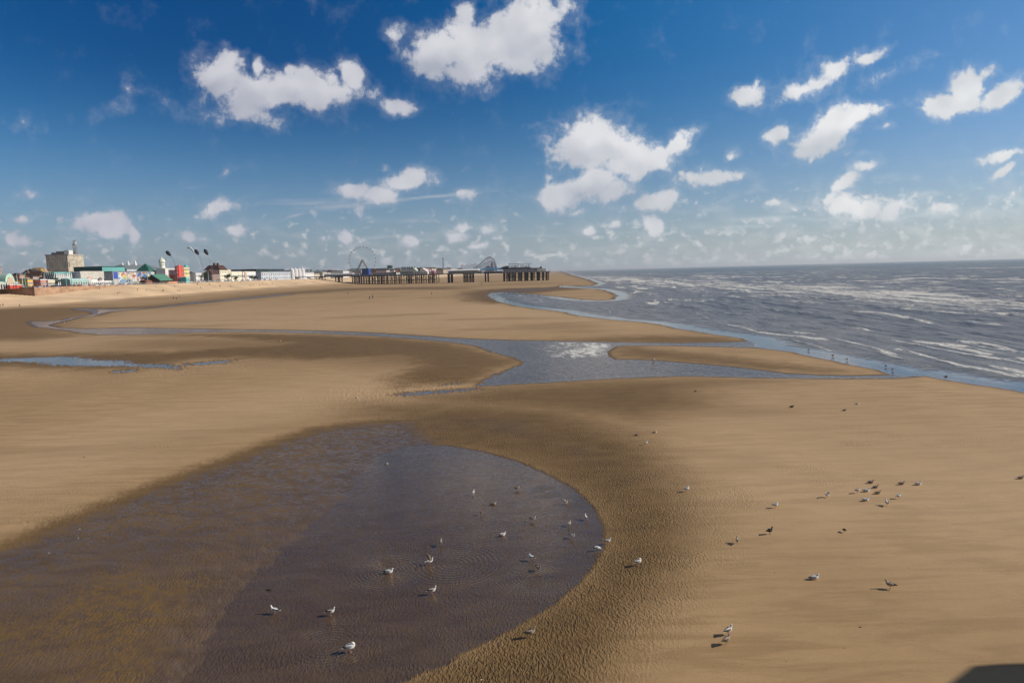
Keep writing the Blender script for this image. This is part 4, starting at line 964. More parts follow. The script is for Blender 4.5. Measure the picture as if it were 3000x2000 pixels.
r = building('tower_block', 'slim dark tower block on the skyline behind the pier wheel', 'tower block', 1149, 1152, 778, 200, 14, darkroof, 'flat', wn=(2, 5)); meta(r)

# ------------------------------------------------------------------ amusement park far down the coast
Yr = 2900.0
def A3(x, y): return AT(x, y, Yr)
base = A3(1425, 795)
r = empty('roller_coaster', (base.x, Yr, PROM), 0, 'tall blue lattice roller coaster hill on the far shore behind the pier', 'roller coaster')
trk = [(1386,786),(1396,781),(1404,775),(1411,768),(1418,762),(1425,757),(1430,754),(1435,752.2),(1440,753.6),(1445,758),(1449,764),(1452,772),(1454,781),(1454.5,787)]
tp = [A3(x, y)-Vector((base.x, Yr, PROM)) for x, y in trk]
bluest = mat('coaster_blue', (.10, .10, .20), .6)
b = MB(); b.tube(tp, 1.3, 6); b.tube([p+Vector((0, 6, 0)) for p in tp], 1.3, 6); b.build('track', bluest, r)
b = MB()
for i in range(len(tp)-1):
    for k in (0, .5):
        p = tp[i].lerp(tp[i+1], k); b.tube([(p.x, 0, 0), (p.x, 0, p.z)], .45, 4); b.tube([(p.x, 6, 0), (p.x+2, 6, p.z)], .45, 4); b.tube([(p.x, 0, p.z*.6), (p.x+3, 6, p.z)], .35, 4)
    p, q = tp[i], tp[i+1]
    b.tube([(p.x, 0, p.z*.35), (q.x, 0, q.z*.35)], .35, 4); b.tube([(p.x, 0, p.z*.7), (q.x, 0, q.z*.7)], .35, 4); b.tube([(p.x, 0, p.z*.35), (q.x, 0, q.z*.7)], .3, 4)
b.build('support', mat('coaster_steel', (.22, .24, .34), .6), r)
b = MB(); c0 = A3(1440, 772)-Vector((base.x, Yr, PROM)); 
b.prism([(c0.x-9, 0), (c0.x+11, 0), (c0.x+1, c0.z+14)], 8, 14); b.build('inner_hill', mat('coaster_dark', (.06, .07, .13), .7), r)
b = MB(); c0 = A3(1431, 780)-Vector((base.x, Yr, PROM)); b.box(c0.x-12, c0.x+6, 9, 16, 0, c0.z); b.build('ride_station', mat('station_red', (.35, .08, .07), .7), r)
r = empty('white_coaster', (A3(1375, 795).x, Yr+40, PROM), 0, 'pale lower roller coaster humps left of the tall blue coaster', 'roller coaster')
o_ = Vector(r.location); hp = []
for i in range(25):
    x = 1350+i*2.2; y = 782-8*abs(math.sin(i*.55))-(3 if i > 12 else 0); hp.append(AT(x, y, Yr+40)-o_)
b = MB(); b.tube(hp, 1.1, 5); b.build('track', white, r)
b = MB()
for p in hp: b.tube([(p.x, 0, 0), (p.x, 0, p.z)], .5, 4)
b.build('support', mat('pale_steel', (.45, .45, .50), .6), r)
r = empty('drop_tower', (A3(1299, 795).x, Yr, PROM), 0, 'thin dark ride tower alone on the skyline between the wheel and the coaster', 'tower')
hh = A3(1299, 755).z-PROM
MB().tube([(0, 0, 0), (0, 0, hh)], [1.9, 1.5], 8).build('mast', mat('tower_dark', (.10, .11, .14), .7), r)
MB().box(-3, 3, -3, 3, hh*.93, hh*.96).build('head', blackp, r)
MB().box(-12, 14, -4, 10, 0, 12).build('base', tan, r)

# ------------------------------------------------------------------ wind sculptures: leaning stems with dark seed heads
bladem = mat('sculpture_black', (.012, .014, .03), .5)
SC = [((493.5, 742.5), (-48, 10.5), [(503, 750), (509, 762), (515, 780), (519, 805), (521, 828)], 'leaning sculpture with one dark leaf head, furthest left of the dark three'),
      ((576.5, 738.5), (-58, 10.0), [(583, 748), (588, 760), (593, 780), (596, 805), (597, 826)], 'leaning sculpture with one dark leaf head, middle one of the dark three'),
      ((604, 738.5), (-60, 10.5), [(610, 749), (615, 763), (620, 780), (623, 805), (624, 825)], 'leaning sculpture with one dark leaf head, furthest right of the dark three')]
for (hx, hy), (ang, hl), stem, lb in SC:
    Ys = Yline(stem[-1][0], 8); r0_ = AT(*stem[-1], Ys)
    r = empty('wind_sculpture', (r0_.x, Ys, PROM), 0, lb, 'sculpture', 'leaning leaf headed sculptures on the promenade')
    o_ = Vector((r0_.x, Ys, PROM)); pts = [AT(x, y, Ys)-o_ for x, y in stem]; pts[-1].z = 0
    MB().tube(pts[::-1], [.22, .18, .14, .11, .09], 6).build('stem', steel, r)
    b = MB(); c0 = AT(hx, hy, Ys)-o_; k = Ys/2000.0
    d2 = Vector((math.cos(R(-ang)), 0, -math.sin(R(-ang)))).normalized()
    tip = [c0+d2*(hl*k*t_) for t_ in (1, .8, .5, .1, -.4, -.75, -1)]
    b.tube(tip, [0.06*k*8, 2.0*k, 4.0*k, 5.3*k, 5.0*k, 3.1*k, .3*k], 12, flat=1.0)
    hd = b.build('leaf_head', bladem, r, True)
Ys = Yline(600, 40); o_ = Vector((AT(600, 826, Ys).x, Ys, PROM))
r = empty('wind_sculpture', o_, 0, 'pale banner-like leaf sculpture on a thin stem, left of the middle dark one', 'sculpture')
st = [AT(x, y, Ys)-o_ for x, y in ((600, 826), (592, 790), (582, 765), (573, 748), (568, 738))]; st[0].z = 0
MB().tube(st, [.2, .16, .12, .1, .08], 6).build('stem', white, r)
st = [AT(x, y, Ys)-o_ for x, y in ((570, 741), (564, 733), (558, 727), (552, 725), (547, 729))]
MB().tube(st, [.3, .8, 1.2, 1.1, .2], 8, flat=.3).build('leaf_head', mat('pale_fabric', (.72, .78, .80), .6), r, True)

# ------------------------------------------------------------------ lamp posts on the promenade
lampsrc = None
def lamp(px, L, hgt, m, label, grp):
    Y = Yline(px, L); r = empty('street_lamp', (x_edge(Y)-L, Y, PROM), ROT, label, 'street lamp', grp)
    MB().tube([(0, 0, 0), (0, 0, hgt*.5), (0, 0, hgt)], [.22, .16, .11], 8).build('post', m, r)
    MB().tube([(0, 0, hgt-.1), (.9, 0, hgt+.25), (1.9, 0, hgt+.3)], .08, 6).build('arm', m, r)
    MB().box(1.6, 2.7, -.18, .18, hgt+.22, hgt+.42).build('lamp_head', white, r)
    return r
lamp(73, 6, 9.5, turq, 'tall turquoise lamp post by the pale pavilion on the far left', None)
lamp(193, 5, 9.5, turq, 'tall turquoise lamp post before the concrete tower, left one', None)
lamp(209, 9, 9.5, turq, 'tall turquoise lamp post before the concrete tower, right one', None)
lamp(50, 16, 9, white, 'white lamp post beside the pale pavilion', None)
lamp(65, 12, 9, white, 'white lamp post between the pavilion and the orange brick block', None)
lamp(130, 8, 9, white, 'white lamp post before the red and cream shop fronts', None)
lamp(265, 6, 9, white, 'white lamp post before the ribbed white arcade', None)
for px, lb in ((432, 'left of the green roofed boathouse'), (569, 'right of the yellow block'), (611, 'before the dark stone public house'), (700, 'before the long white arcade'), (790, 'before the pale grey arcade')):
    lamp(px, 5, 11, mat('pale_post', (.5, .52, .52), .6), 'slim grey lamp post '+lb, None)

# shrubs and small trees among the buildings
def tree(px, L, hgt, label):
    Y = Yline(px, L); r = empty('tree', (x_edge(Y)-L, Y, PROM), 0, label, 'tree')
    MB().tube([(0, 0, 0), (.1, 0, hgt*.35), (.3, .1, hgt*.6)], [.3, .22, .12], 7).tube([(.1, 0, hgt*.35), (-.9, .3, hgt*.7)], [.15, .06], 5).tube([(.1, 0, hgt*.4), (1.1, -.3, hgt*.72)], [.14, .05], 5).build('trunk', rust, r)
    b = MB(); q = random.Random(int(px))
    cl = [(q.gauss(0, hgt*.22), q.gauss(0, hgt*.22), hgt*q.uniform(.45, .95)) for _ in range(16)]
    for c_ in cl:
        for _ in range(45):
            p = Vector((q.gauss(c_[0], hgt*.075), q.gauss(c_[1], hgt*.075), q.gauss(c_[2], hgt*.065)))
            a = Vector((q.uniform(-1, 1), q.uniform(-1, 1), q.uniform(-1, 1))).normalized()*.34; c2 = a.cross(Vector((q.uniform(-1, 1), q.uniform(-1, 1), q.uniform(-1, 1)))).normalized()*.24
            b.add([p-a, p+c2, p+a, p-c2], [(0, 1, 2, 3)])
    b.build('crown', leafm, r, fix=False)
for px, L, hh, lb in ((163, 22, 6, 'dark green tree between the domed hall and the tower'), (428, 12, 6, 'green tree just left of the boathouse'), (602, 20, 9, 'dark tree behind the leaning sculptures'), (668, 12, 8, 'dark tree before the cream mansard house'), (737, 16, 5, 'small tree before the white fronted arcade'), (690, 18, 5, 'small tree before the long low white arcade'), (748, 14, 5, 'small tree at the end of the white arcades')):
    tree(px, L, hh, lb)

# ------------------------------------------------------------------ the pier across the beach
def PY(x): return 885.0-0.07*x           # line of the pier's near edge
def PXp(px, py=805):                     # where the picture column meets that line
    k = slope_of(px, py); Y = 885.0/(1+0.07*k); return k*Y
PR = math.atan(-0.07)
pier0 = Vector((PXp(1030), PY(PXp(1030)), 0))
decks = [(1030, 807.5), (1268, 803.0), (1313, 801.0), (1465, 797.0), (1613, 794.6)]
def deckz(px):
    y = np.interp(px, [d_[0] for d_ in decks], [d_[1] for d_ in decks]); X_ = PXp(px); return AT(px, y, PY(X_)).z
def U(px): return (PXp(px)-pier0.x)*math.hypot(1, .07)     # metres along the pier
pier = empty('pier', (pier0.x, pier0.y, 0), PR, 'long iron pleasure pier on dark piles crossing the beach in the distance', 'pier')
zL, zR = deckz(1030), deckz(1613)
def DZ(u): return zL+(zR-zL)*u/U(1613)
SECT = [(810, 1030, 14, 'narrow'), (1030, 1268, 34, 'wide'), (1268, 1313, 8, 'narrow'), (1313, 1400, 20, 'mid'), (1400, 1475, 10, 'narrow'), (1475, 1613, 34, 'wide')]
for (a, c, wd, kd) in SECT:
    u0_, u1_ = U(a), U(c); z0, z1 = DZ(u0_), DZ(u1_)
    if a == 810: z0 = AT(810, 812.5, PY(PXp(810))).z
    b = MB(); b.add([(u0_, 0, z0-.9), (u1_, 0, z1-.9), (u1_, wd, z1-.9), (u0_, wd, z0-.9), (u0_, 0, z0), (u1_, 0, z1), (u1_, wd, z1), (u0_, wd, z0)], [(0,3,2,1),(4,5,6,7),(0,1,5,4),(1,2,6,5),(2,3,7,6),(3,0,4,7)])
    b.build('deck', deckm if kd != 'narrow' else ironm, pier)
    b = MB()
    n = max(2, int((u1_-u0_)/3))
    for i in range(n+1):
        u = u0_+(u1_-u0_)*i/n; z = z0+(z1-z0)*i/n; b.box(u-.05, u+.05, .1, .2, z, z+1.15)
    b.add([(u0_, .1, z0+1.1), (u1_, .1, z1+1.1), (u1_, .22, z1+1.1), (u0_, .22, z0+1.1), (u0_, .1, z0+1.2), (u1_, .1, z1+1.2), (u1_, .22, z1+1.2), (u0_, .22, z0+1.2)], [(0,3,2,1),(4,5,6,7),(0,1,5,4),(1,2,6,5),(2,3,7,6),(3,0,4,7)])
    b.build('railing', white, pier)
def gz(X_, Y_):
    r_ = math.hypot(X_, Y_); a_ = math.atan2(X_, Y_)
    i = int(min(max(np.searchsorted(ZS_R, r_)-1, 0), len(ZS_R)-2)); j = int(min(max(np.searchsorted(ZS_T, a_)-1, 0), len(ZS_T)-2))
    f = (r_-ZS_R[i])/(ZS_R[i+1]-ZS_R[i]); g = (a_-ZS_T[j])/(ZS_T[j+1]-ZS_T[j])
    return float((ZS_Z[i, j]*(1-f)+ZS_Z[i+1, j]*f)*(1-g)+(ZS_Z[i, j+1]*(1-f)+ZS_Z[i+1, j+1]*f)*g)
def uv2w(u, v): 
    return pier0.x+u*math.cos(PR)-v*math.sin(PR), pier0.y+u*math.sin(PR)+v*math.cos(PR)
def trestle(px, rows, r=.42, skew=0.0, brace=True, m=None):
    u = U(px); b = MB(); zd = DZ(u)-.9
    for i, v in enumerate(rows):
        X_, Y_ = uv2w(u, v); zb = gz(X_, Y_)-.6
        b.tube([(u+skew*i, v, zb), (u+skew*i, v, zd)], r, 7)
        b.box(u+skew*i-r*1.5, u+skew*i+r*1.5, v-r*1.5, v+r*1.5, zd-.5, zd)
    if brace:
        for i in range(len(rows)-1):
            b.tube([(u, rows[i], zd-.8), (u, rows[i+1], 4)], .13, 4); b.tube([(u, rows[i], 4), (u, rows[i+1], zd-.8)], .13, 4)
        b.box(u-.18, u+.18, rows[0]-1, rows[-1]+1, zd-.9, zd-.35)
    return b.build('trestle', m or ironm, pier)
for i, px in enumerate([1031, 1040, 1053, 1064, 1077, 1091, 1105, 1119, 1131, 1147, 1157, 1176, 1190, 1203, 1219, 1235, 1257, 1267]):
    trestle(px, (0.8, 10, 21, 32), .50 if i % 3 else .62, .9 if i % 2 else 0, m=rust if i % 4 == 3 else ironm)
for px in (1312, 1321): trestle(px, (0.8, 7, 14), .6)
for px in (1358, 1366, 1375, 1383): trestle(px, (0.8, 10, 18), .5)
for px in (1421, 1429): trestle(px, (0.8, 8), .6)
for i, px in enumerate([1475, 1484, 1491.5, 1499, 1508, 1518, 1527, 1536.5, 1545.5, 1554.5, 1564, 1573, 1581, 1588, 1593, 1599, 1607.5]):
    trestle(px, (0.8, 11, 22, 33), .50 if px < 1585 else .34, .5 if i % 2 else -.3, m=rust if i % 3 == 1 else ironm)
for px in (982, 993): trestle(px, (1.0, 12), .7)
for px in (925, 934, 943): trestle(px, (1.0, 12), .4)
# long braces between the trestles
for (a, c) in ((1031, 1267), (1475, 1607)):
    b = MB(); u0_, u1_ = U(a), U(c)
    for z in (5.0, 8.6): b.box(u0_, u1_, .6, .9, z, z+.28); b.box(u0_, u1_, 31.6, 31.9, z, z+.28)
    n = int((u1_-u0_)/8)
    for i in range(n):
        x = u0_+(u1_-u0_)*i/n; b.tube([(x, .7, 5), (x+8, .7, 10)], .12, 4); b.tube([(x, .7, 10), (x+8, .7, 5)], .12, 4)
    b.build('brace', ironm, pier)
# boarding slope down to the sand near the pier's landward end
ur, uw = U(902), U(956); zr = DZ(U(902))-1.0
b = MB(); b.add([(ur, -4, zr-1), (uw, -4, gz(*uv2w(uw, -4))-.2), (uw, 1, gz(*uv2w(uw, 0))-.2), (ur, 1, zr-1), (ur, -4, zr), (uw, -4, gz(*uv2w(uw, -4))+.5), (uw, 1, gz(*uv2w(uw, 0))+.5), (ur, 1, zr)], [(0,3,2,1),(4,5,6,7),(0,1,5,4),(1,2,6,5),(2,3,7,6),(3,0,4,7)])
b.build('slipway', ironm, pier)

# things standing on the pier
def onpier(name, label, cat, pa, pc, ytop, v0, v1, group=None):
    u0_, u1_ = U(pa), U(pc); z = DZ((u0_+u1_)/2); X_, Y_ = uv2w(u0_, v0)
    r = empty(name, (X_, Y_, z), PR, label, cat, group)
    pm = (pa+pc)/2; h = AT(pm, ytop, PY(PXp(pm))+v0).z-z
    return r, u1_-u0_, v1-v0, h
def strip_windows(r, w, h, n, z=.55, hh=1.4, ww=1.6):
    for i in range(n): window(r, w*(i+.5)/n, -.03, h*z, min(ww, w/n*.7), hh, 'n')
r, w, d_, h = onpier('pier_shelter', 'long low pale shelter along the landward arm of the pier', 'shelter', 948, 1030, 801.5, 2, 9)
MB().box(0, w, 0, d_, 0, h*.7).build('wall', mat('shelter_wall', (.22, .26, .32), .7), r); MB().prism([(-.5, h*.7), (d_/2, h+.2), (d_+.5, h*.7)], -.5, w+.5, axis='x').build('roof', greyw, r); strip_windows(r, w, h*.7, 16, .55, .9, 1.4)
for i in range(0, 16): MB().box(w*i/16-.12, w*i/16+.12, -.3, -.05, 0, h*.7).build('column', white, r)
r, w, d_, h = onpier('ticket_booth', 'small white gabled booth left of the blue hoarding on the pier', 'booth', 1031, 1046, 800, 3, 12)
MB().box(0, w, 0, d_, 0, h*.6).build('wall', mat('booth_white', (.62, .60, .66), .8), r); MB().prism([(-.3, h*.6), (d_/2, h), (d_+.3, h*.6)], -.3, w+.3, axis='x').build('roof', white, r); strip_windows(r, w, h*.6, 3, .5, 1, 1)
r, w, d_, h = onpier('blue_hoarding', 'solid dark blue box at the foot of the big wheel', 'hoarding', 1058, 1080, 787.5, 1, 10)
MB().add([(0,0,0),(w,0,0),(w,d_,0),(0,d_,0),(w*.12,0,h),(w*.98,0,h),(w*.98,d_,h),(w*.12,d_,h)], [(0,3,2,1),(4,5,6,7),(0,1,5,4),(1,2,6,5),(2,3,7,6),(3,0,4,7)]).build('panel', blue, r)
MB().box(w*.1, w, -.15, d_+.15, h+.003, h+.35).build('trim', mat('hoarding_trim', (.02, .08, .36), .5), r)
r, w, d_, h = onpier('pier_shed', 'long low blue grey shed right of the big wheel on the pier', 'shed', 1090, 1154, 797.5, 3, 14)
MB().box(0, w, 0, d_, 0, h*.72).build('wall', mat('shed_wall', (.16, .22, .28), .7), r); MB().prism([(-.5, h*.72), (d_*.4, h), (d_+.5, h*.72)], -.5, w+.5, axis='x').build('roof', mat('shed_roof', (.13, .10, .11), .8), r); strip_windows(r, w, h*.72, 12, .5, 1.4, 1.8)
r, w, d_, h = onpier('tent', 'rusty orange pointed tent stall between the shed and the glazed pavilion', 'tent', 1154, 1172, 789, 2, 12)
for i in range(2):
    x0_, x1_ = w*i/2, w*(i+1)/2; MB().add([(x0_,0,h*.45),(x1_,0,h*.45),(x1_,d_,h*.45),(x0_,d_,h*.45),((x0_+x1_)/2,d_/2,h)], [(0,1,4),(1,2,4),(2,3,4),(3,0,4),(0,3,2,1)]).build('canopy', mat('tent_orange', (.40, .14, .07), .7), r)
b = MB()
for x in (.2, w/2, w-.2):
    for y in (.2, d_-.2): b.box(x-.12, x+.12, y-.12, y+.12, 0, h*.45)
b.build('frame', rust, r)
r, w, d_, h = onpier('glazed_pavilion', 'pale green glazed pavilion with a dark ribbed roof light on the pier', 'pavilion', 1171, 1208, 793, 3, 18)
MB().box(0, w, 0, d_, 0, h).build('wall', mat('pavilion_glass', (.42, .52, .50), .5), r)
MB().box(-.4, w+.4, -.4, d_+.4, h+.003, h+.8).build('eaves', white, r)
MB().box(w*.08, w*1.0, 3, d_-2, h+.8, h+3.2).build('roof_light', mat('roof_light_green', (.30, .42, .38), .5), r)
b = MB()
for i in range(6): b.prism([(w*(.06+i*.19), h+3.2), (w*(.15+i*.19), h+5.4), (w*(.24+i*.19), h+3.2)], 3, 6)
b.build('finial_roof', mat('finial_dark', (.06, .09, .09), .6), r); strip_windows(r, w, h, 9, .5, 2.4, 1.6)
for x in (w*.02, w*.5, w*.8): MB().tube([(x, 1, h), (x, 1, h+8)], .14, 5).build('flagpole', white, r)
r, w, d_, h = onpier('gabled_house', 'white house with steep gables and leaning roof beside the glazed pavilion', 'house', 1208, 1252, 797, 2, 16)
MB().box(0, w, 0, d_, 0, h).build('wall', mat('house_white', (.70, .70, .66), .8), r)
MB().prism([(-.3, h+.003), (w*.04, h+7.0), (w*.30, h+1.0), (w*.30, h+.003)], -.4, d_+.4).build('roof', mat('light_green_roof', (.52, .62, .54), .6), r)
MB().prism([(w*.45, h+.003), (w*.52, h+4.4), (w*.66, h+5.2), (w*1.02, h+.003)], -.4, d_+.4).build('roof', white, r); strip_windows(r, w, h, 8, .5, 1.4, 1.4)
MB().box(w*.38, w*.46, 1, 3, h, h+5.0).build('chimney', mat('chimney_black', (.02, .02, .02), .8), r)
r, w, d_, h = onpier('stall_row', 'pink and maroon fairground stalls at the right end of the first pier platform', 'stall', 1250, 1268, 791, 12, 26)
for i, (mc, hf) in enumerate(((mat('stall_maroon', (.30, .10, .14), .7), 1.0), (mat('stall_pink', (.58, .32, .34), .7), .75), (mat('stall_maroon', (.30, .10, .14), .7), 1.1))):
    x0_, x1_ = w*i/3, w*(i+1)/3-.2; MB().box(x0_, x1_, 0, d_, 0, h*hf*.6).build('stall', mc, r); MB().add([(x0_,0,h*hf*.6+.003),(x1_,0,h*hf*.6+.003),(x1_,d_,h*hf*.6+.003),(x0_,d_,h*hf*.6+.003),((x0_+x1_)/2,d_/2,h*hf+1.5)], [(0,1,4),(1,2,4),(2,3,4),(3,0,4),(0,3,2,1)]).build('roof', mat('stall_roof', (.50, .30, .36), .7), r)
r, w, d_, h = onpier('canopy_hall', 'long white roofed canopy hall on the middle part of the pier', 'canopy', 1312, 1400, 790, 1, 19)
MB().box(.4, w-.4, .6, d_-.6, 0, h*.72).build('wall', mat('canopy_wall', (.30, .38, .38), .5), r)
MB().prism([(-.8, h*.70), (-.8, h*.80), (d_*.3, h+.6), (d_*.7, h+.6), (d_+.8, h*.80), (d_+.8, h*.70)], -.8, w+.8, axis='x').build('roof', mat('canopy_white', (.74, .74, .74), .7), r)
strip_windows(r, w, h*.72, 18, .5, 1.7, 1.3)
r, w, d_, h = onpier('round_kiosk', 'small white domed kiosk at the right end of the long canopy', 'kiosk', 1399, 1410, 791, 2, 8)
MB().lathe(w/2, 3, [(2.4, 0), (2.4, h*.6), (2.8, h*.62), (1.9, h*.9), (.6, h*1.15), (.05, h*1.45)], 14).build('body', white, r, True)
r, w, d_, h = onpier('blue_canopy', 'blue roofed open canopy linking the kiosk to the pier head theatre', 'canopy', 1414, 1472, 785, 1, 9)
MB().prism([(-.6, h*.62), (-.6, h*.70), (d_/2, h), (d_+.6, h*.70), (d_+.6, h*.62)], -.6, w+.4, axis='x').build('roof', bluer, r)
MB().box(1, w, .5, d_-.5, 0, h*.3).build('wall', mat('canopy_blue_wall', (.16, .24, .34), .7), r)
b = MB()
for i in range(9): b.box(w*i/8-.12, w*i/8+.12, .1, .35, 0, h*.66)
b.build('column', white, r)
# pier head theatre with the sign
r, w, d_, h = onpier('pier_theatre', 'dark roofed theatre at the end of the pier with big white letters on top', 'theatre', 1474, 1600, 787.5, 2, 26)
MB().box(0, w*.84, 0, d_, 0, h).build('wall', mat('theatre_wall', (.32, .34, .40), .7), r)
MB().box(w*.80, w, -.3, d_*.6, 0, h*.96).build('end_wing', white, r)
MB().prism([(-4.5, h+.003), (-1, h+3.2), (6, h+4.6), (7.5, h+.9), (w*.9, h+.9), (w*.9, h+.003)], -.8, d_).build('roof', mat('theatre_roof', (.03, .04, .06), .6), r)
MB().box(6, w*.64, 6, 6.4, h+.9, h+2.2).build('sign_board', mat('sign_back', (.06, .09, .11), .6), r)
b = MB(); b.box(6, w*.66, 5.2, 6.6, h+6.4, h+7.0); b.build('sign_frame', mat('sign_frame_green', (.08, .20, .18), .6), r)
strip_windows(r, w*.8, h, 12, .5, 1.3, 1.8)
cu = bpy.data.curves.new('sign', 'FONT'); cu.body = 'FAMILYBAR'; cu.size = 5.6; cu.extrude = .25; cu.space_character = 1.12; cu.offset = .14
to = bpy.data.objects.new('tmp', cu); link(to); bpy.context.view_layer.update()
dg = bpy.context.evaluated_depsgraph_get(); me = bpy.data.meshes.new_from_object(to.evaluated_get(dg)); bpy.data.objects.remove(to)
lt = link(bpy.data.objects.new('sign_letters', me)); me.materials.clear(); me.materials.append(mat('sign_white', (.78, .78, .76), .6)); lt.parent = r
xs = [v.co.x for v in me.vertices]; sw_ = (w*.64-8)/(max(xs)-min(xs)); lt.rotation_euler = (math.pi/2, 0, 0); lt.location = (7, 5.6, h+1.6); lt.scale = (sw_, .98, 1)
MB().tube([(w*.9, 3, h), (w*.9, 3, h+6)], .12, 5).build('flagpole', steel, r)
MB().box(w*.86, w*.9, 2, 5, h+.9, h+2.4).build('roof_box', blackp, r)
# upper piles of the far fairground row behind the blue canopy
r = empty('far_stall_row', (AT(1455, 800, 1150).x, 1150, 10.3), 0, 'low dark row of stalls seen under the blue canopy, further back', 'stall row')
MB().box(-18, 12, 0, 5, 0, .01+1.6).build('wall', rust, r)

# big wheel
cW = AT(1061.5, 763, PY(PXp(1061))+12); Rw = 39.0*cW.y/2000.0
zb_ = DZ(U(1061))
wh = empty('ferris_wheel', (cW.x, cW.y, zb_), PR, 'big pale spoked ferris wheel with dark cabins standing on the pier', 'ferris wheel')
hz_ = cW.z-zb_
whm = mat('wheel_white', (.55, .56, .58), .5); 
for nm, rad, th_ in (('rim', Rw, .075), ('inner_rim', Rw*.90, .055)):
    b = MB()
    for yo in (-1.1, 1.1):
        pts = [(rad*math.cos(a), yo, hz_+rad*math.sin(a)) for a in np.linspace(0, 2*math.pi, 73)]; b.tube(pts, th_, 5, cap=False)
    b.build(nm, whm, wh)
b = MB()
for i in range(36):
    a = 2*math.pi*i/36
    for yo in (-1.1, 1.1): b.tube([(.6*math.cos(a), yo*.6, hz_+.6*math.sin(a)), (Rw*math.cos(a), yo, hz_+Rw*math.sin(a))], .026, 4)
    b.tube([(Rw*.90*math.cos(a), -1.1, hz_+Rw*.90*math.sin(a)), (Rw*math.cos(a+.087), 1.1, hz_+Rw*math.sin(a+.087))], .05, 4)
b.build('spokes', whm, wh)
MB().tube([(0, -2.2, hz_), (0, 2.2, hz_)], .85, 12).build('hub', mat('hub_dark', (.12, .12, .13), .5), wh)
fl = mat('frame_steel', (.22, .20, .18), .6)
for yo in (-3, 3):
    for k in (-1, 1):
        MB().tube([(0, yo*.7, hz_+.3), (k*11.5, yo, 0)], [.42, .55], 6).build('leg', fl, wh)
b = MB()
for yo in (-3, 3):
    for f in (.35, .65): b.tube([(-11.5*f, yo*(.7+.3*f), hz_*(1-f)), (11.5*f, yo*(.7+.3*f), hz_*(1-f))], .16, 5)
b.build('crossbar', fl, wh)
gb = MB(); gb.lathe(0, 0, [(.08, -.2), (.5, -.35), (.6, -.75), (.6, -.9)], 8, 0); gb.lathe(0, 0, [(.6, -1.3), (.55, -1.7), (.2, -1.85), (.05, -1.85)], 8, 0); gb.lathe(0, 0, [(.55, -.9), (.55, -1.3)], 8, 1)
g0 = gb.build('gondola', [mat('gondola_dark', (.16, .17, .20), .5), glass], wh); gme = g0.data
for i in range(24):
    a = 2*math.pi*(i+.5)/24; loc = ((Rw+.2)*math.cos(a), 0, hz_+(Rw+.2)*math.sin(a)+1.0)
    if i == 0: g0.location = loc
    else: inst('gondola', gme, wh, loc)

# ------------------------------------------------------------------ surface under any picture point
def surf_z(X_, Y_):
    xe = x_edge(Y_)-(45 if Y_ < YC else 0); xf = x_edge(Y_)+FOOT_W; zf = foot_z(Y_)
    if X_ < xe and Y_ > 0: return PROM
    zt = PROM
    if Y_ >= YC: zn = PROM-(PROM-zf)*45/79.0; zt = zn+(PROM-zn)*min(1, (Y_-YC)/95.0)
    if X_ < xf and Y_ > 0: return zt+(zf-zt)*(X_-xe)/(xf-xe)
    return max(gz(X_, Y_), 0.0)
def hit(x, y):
    d = ray(x, y); d = d/d.y
    lo, hi = 5.0, 5.0
    Yv = 8.0
    while Yv < 3000:
        z = CAM_H+d.z*Yv
        if z <= PROM+.1:
            if z <= surf_z(d.x*Yv, Yv): break
        Yv *= 1.006
    a, c = Yv/1.006, Yv
    for _ in range(10):
        m_ = (a+c)/2
        if CAM_H+d.z*m_ <= surf_z(d.x*m_, m_): c = m_
        else: a = m_
    return Vector((d.x*c, c, surf_z(d.x*c, c)))

# ------------------------------------------------------------------ people far off on the sand
def skin_mesh(name, verts, edges, rads, sub=1, mats=(), assign=None, root=0):
    me = bpy.data.meshes.new(name+'_src'); me.from_pydata(verts, edges, []); o = link(bpy.data.objects.new(name+'_src', me))
    m = o.modifiers.new('s', 'SKIN')
    for i, v in enumerate(me.skin_vertices[0].data):
        r_ = rads[i]; v.radius = (r_, r_) if not hasattr(r_, '__len__') else r_; v.use_root = (i == root)
    if sub: s_ = o.modifiers.new('u', 'SUBSURF'); s_.levels = sub; s_.render_levels = sub
    dg = bpy.context.evaluated_depsgraph_get(); dg.update(); r_ = bpy.data.meshes.new_from_object(o.evaluated_get(dg)); r_.name = name
    bpy.data.objects.remove(o)
    r_.materials.clear()
    for k in mats: r_.materials.append(k)
    if assign:
        for p in r_.polygons: p.material_index = assign(p.center)
    r_.polygons.foreach_set('use_smooth', [True]*len(r_.polygons))
    return r_
skinm = mat('skin', (.45, .27, .19), .7); hair = mat('hair', (.05, .03, .02), .8)
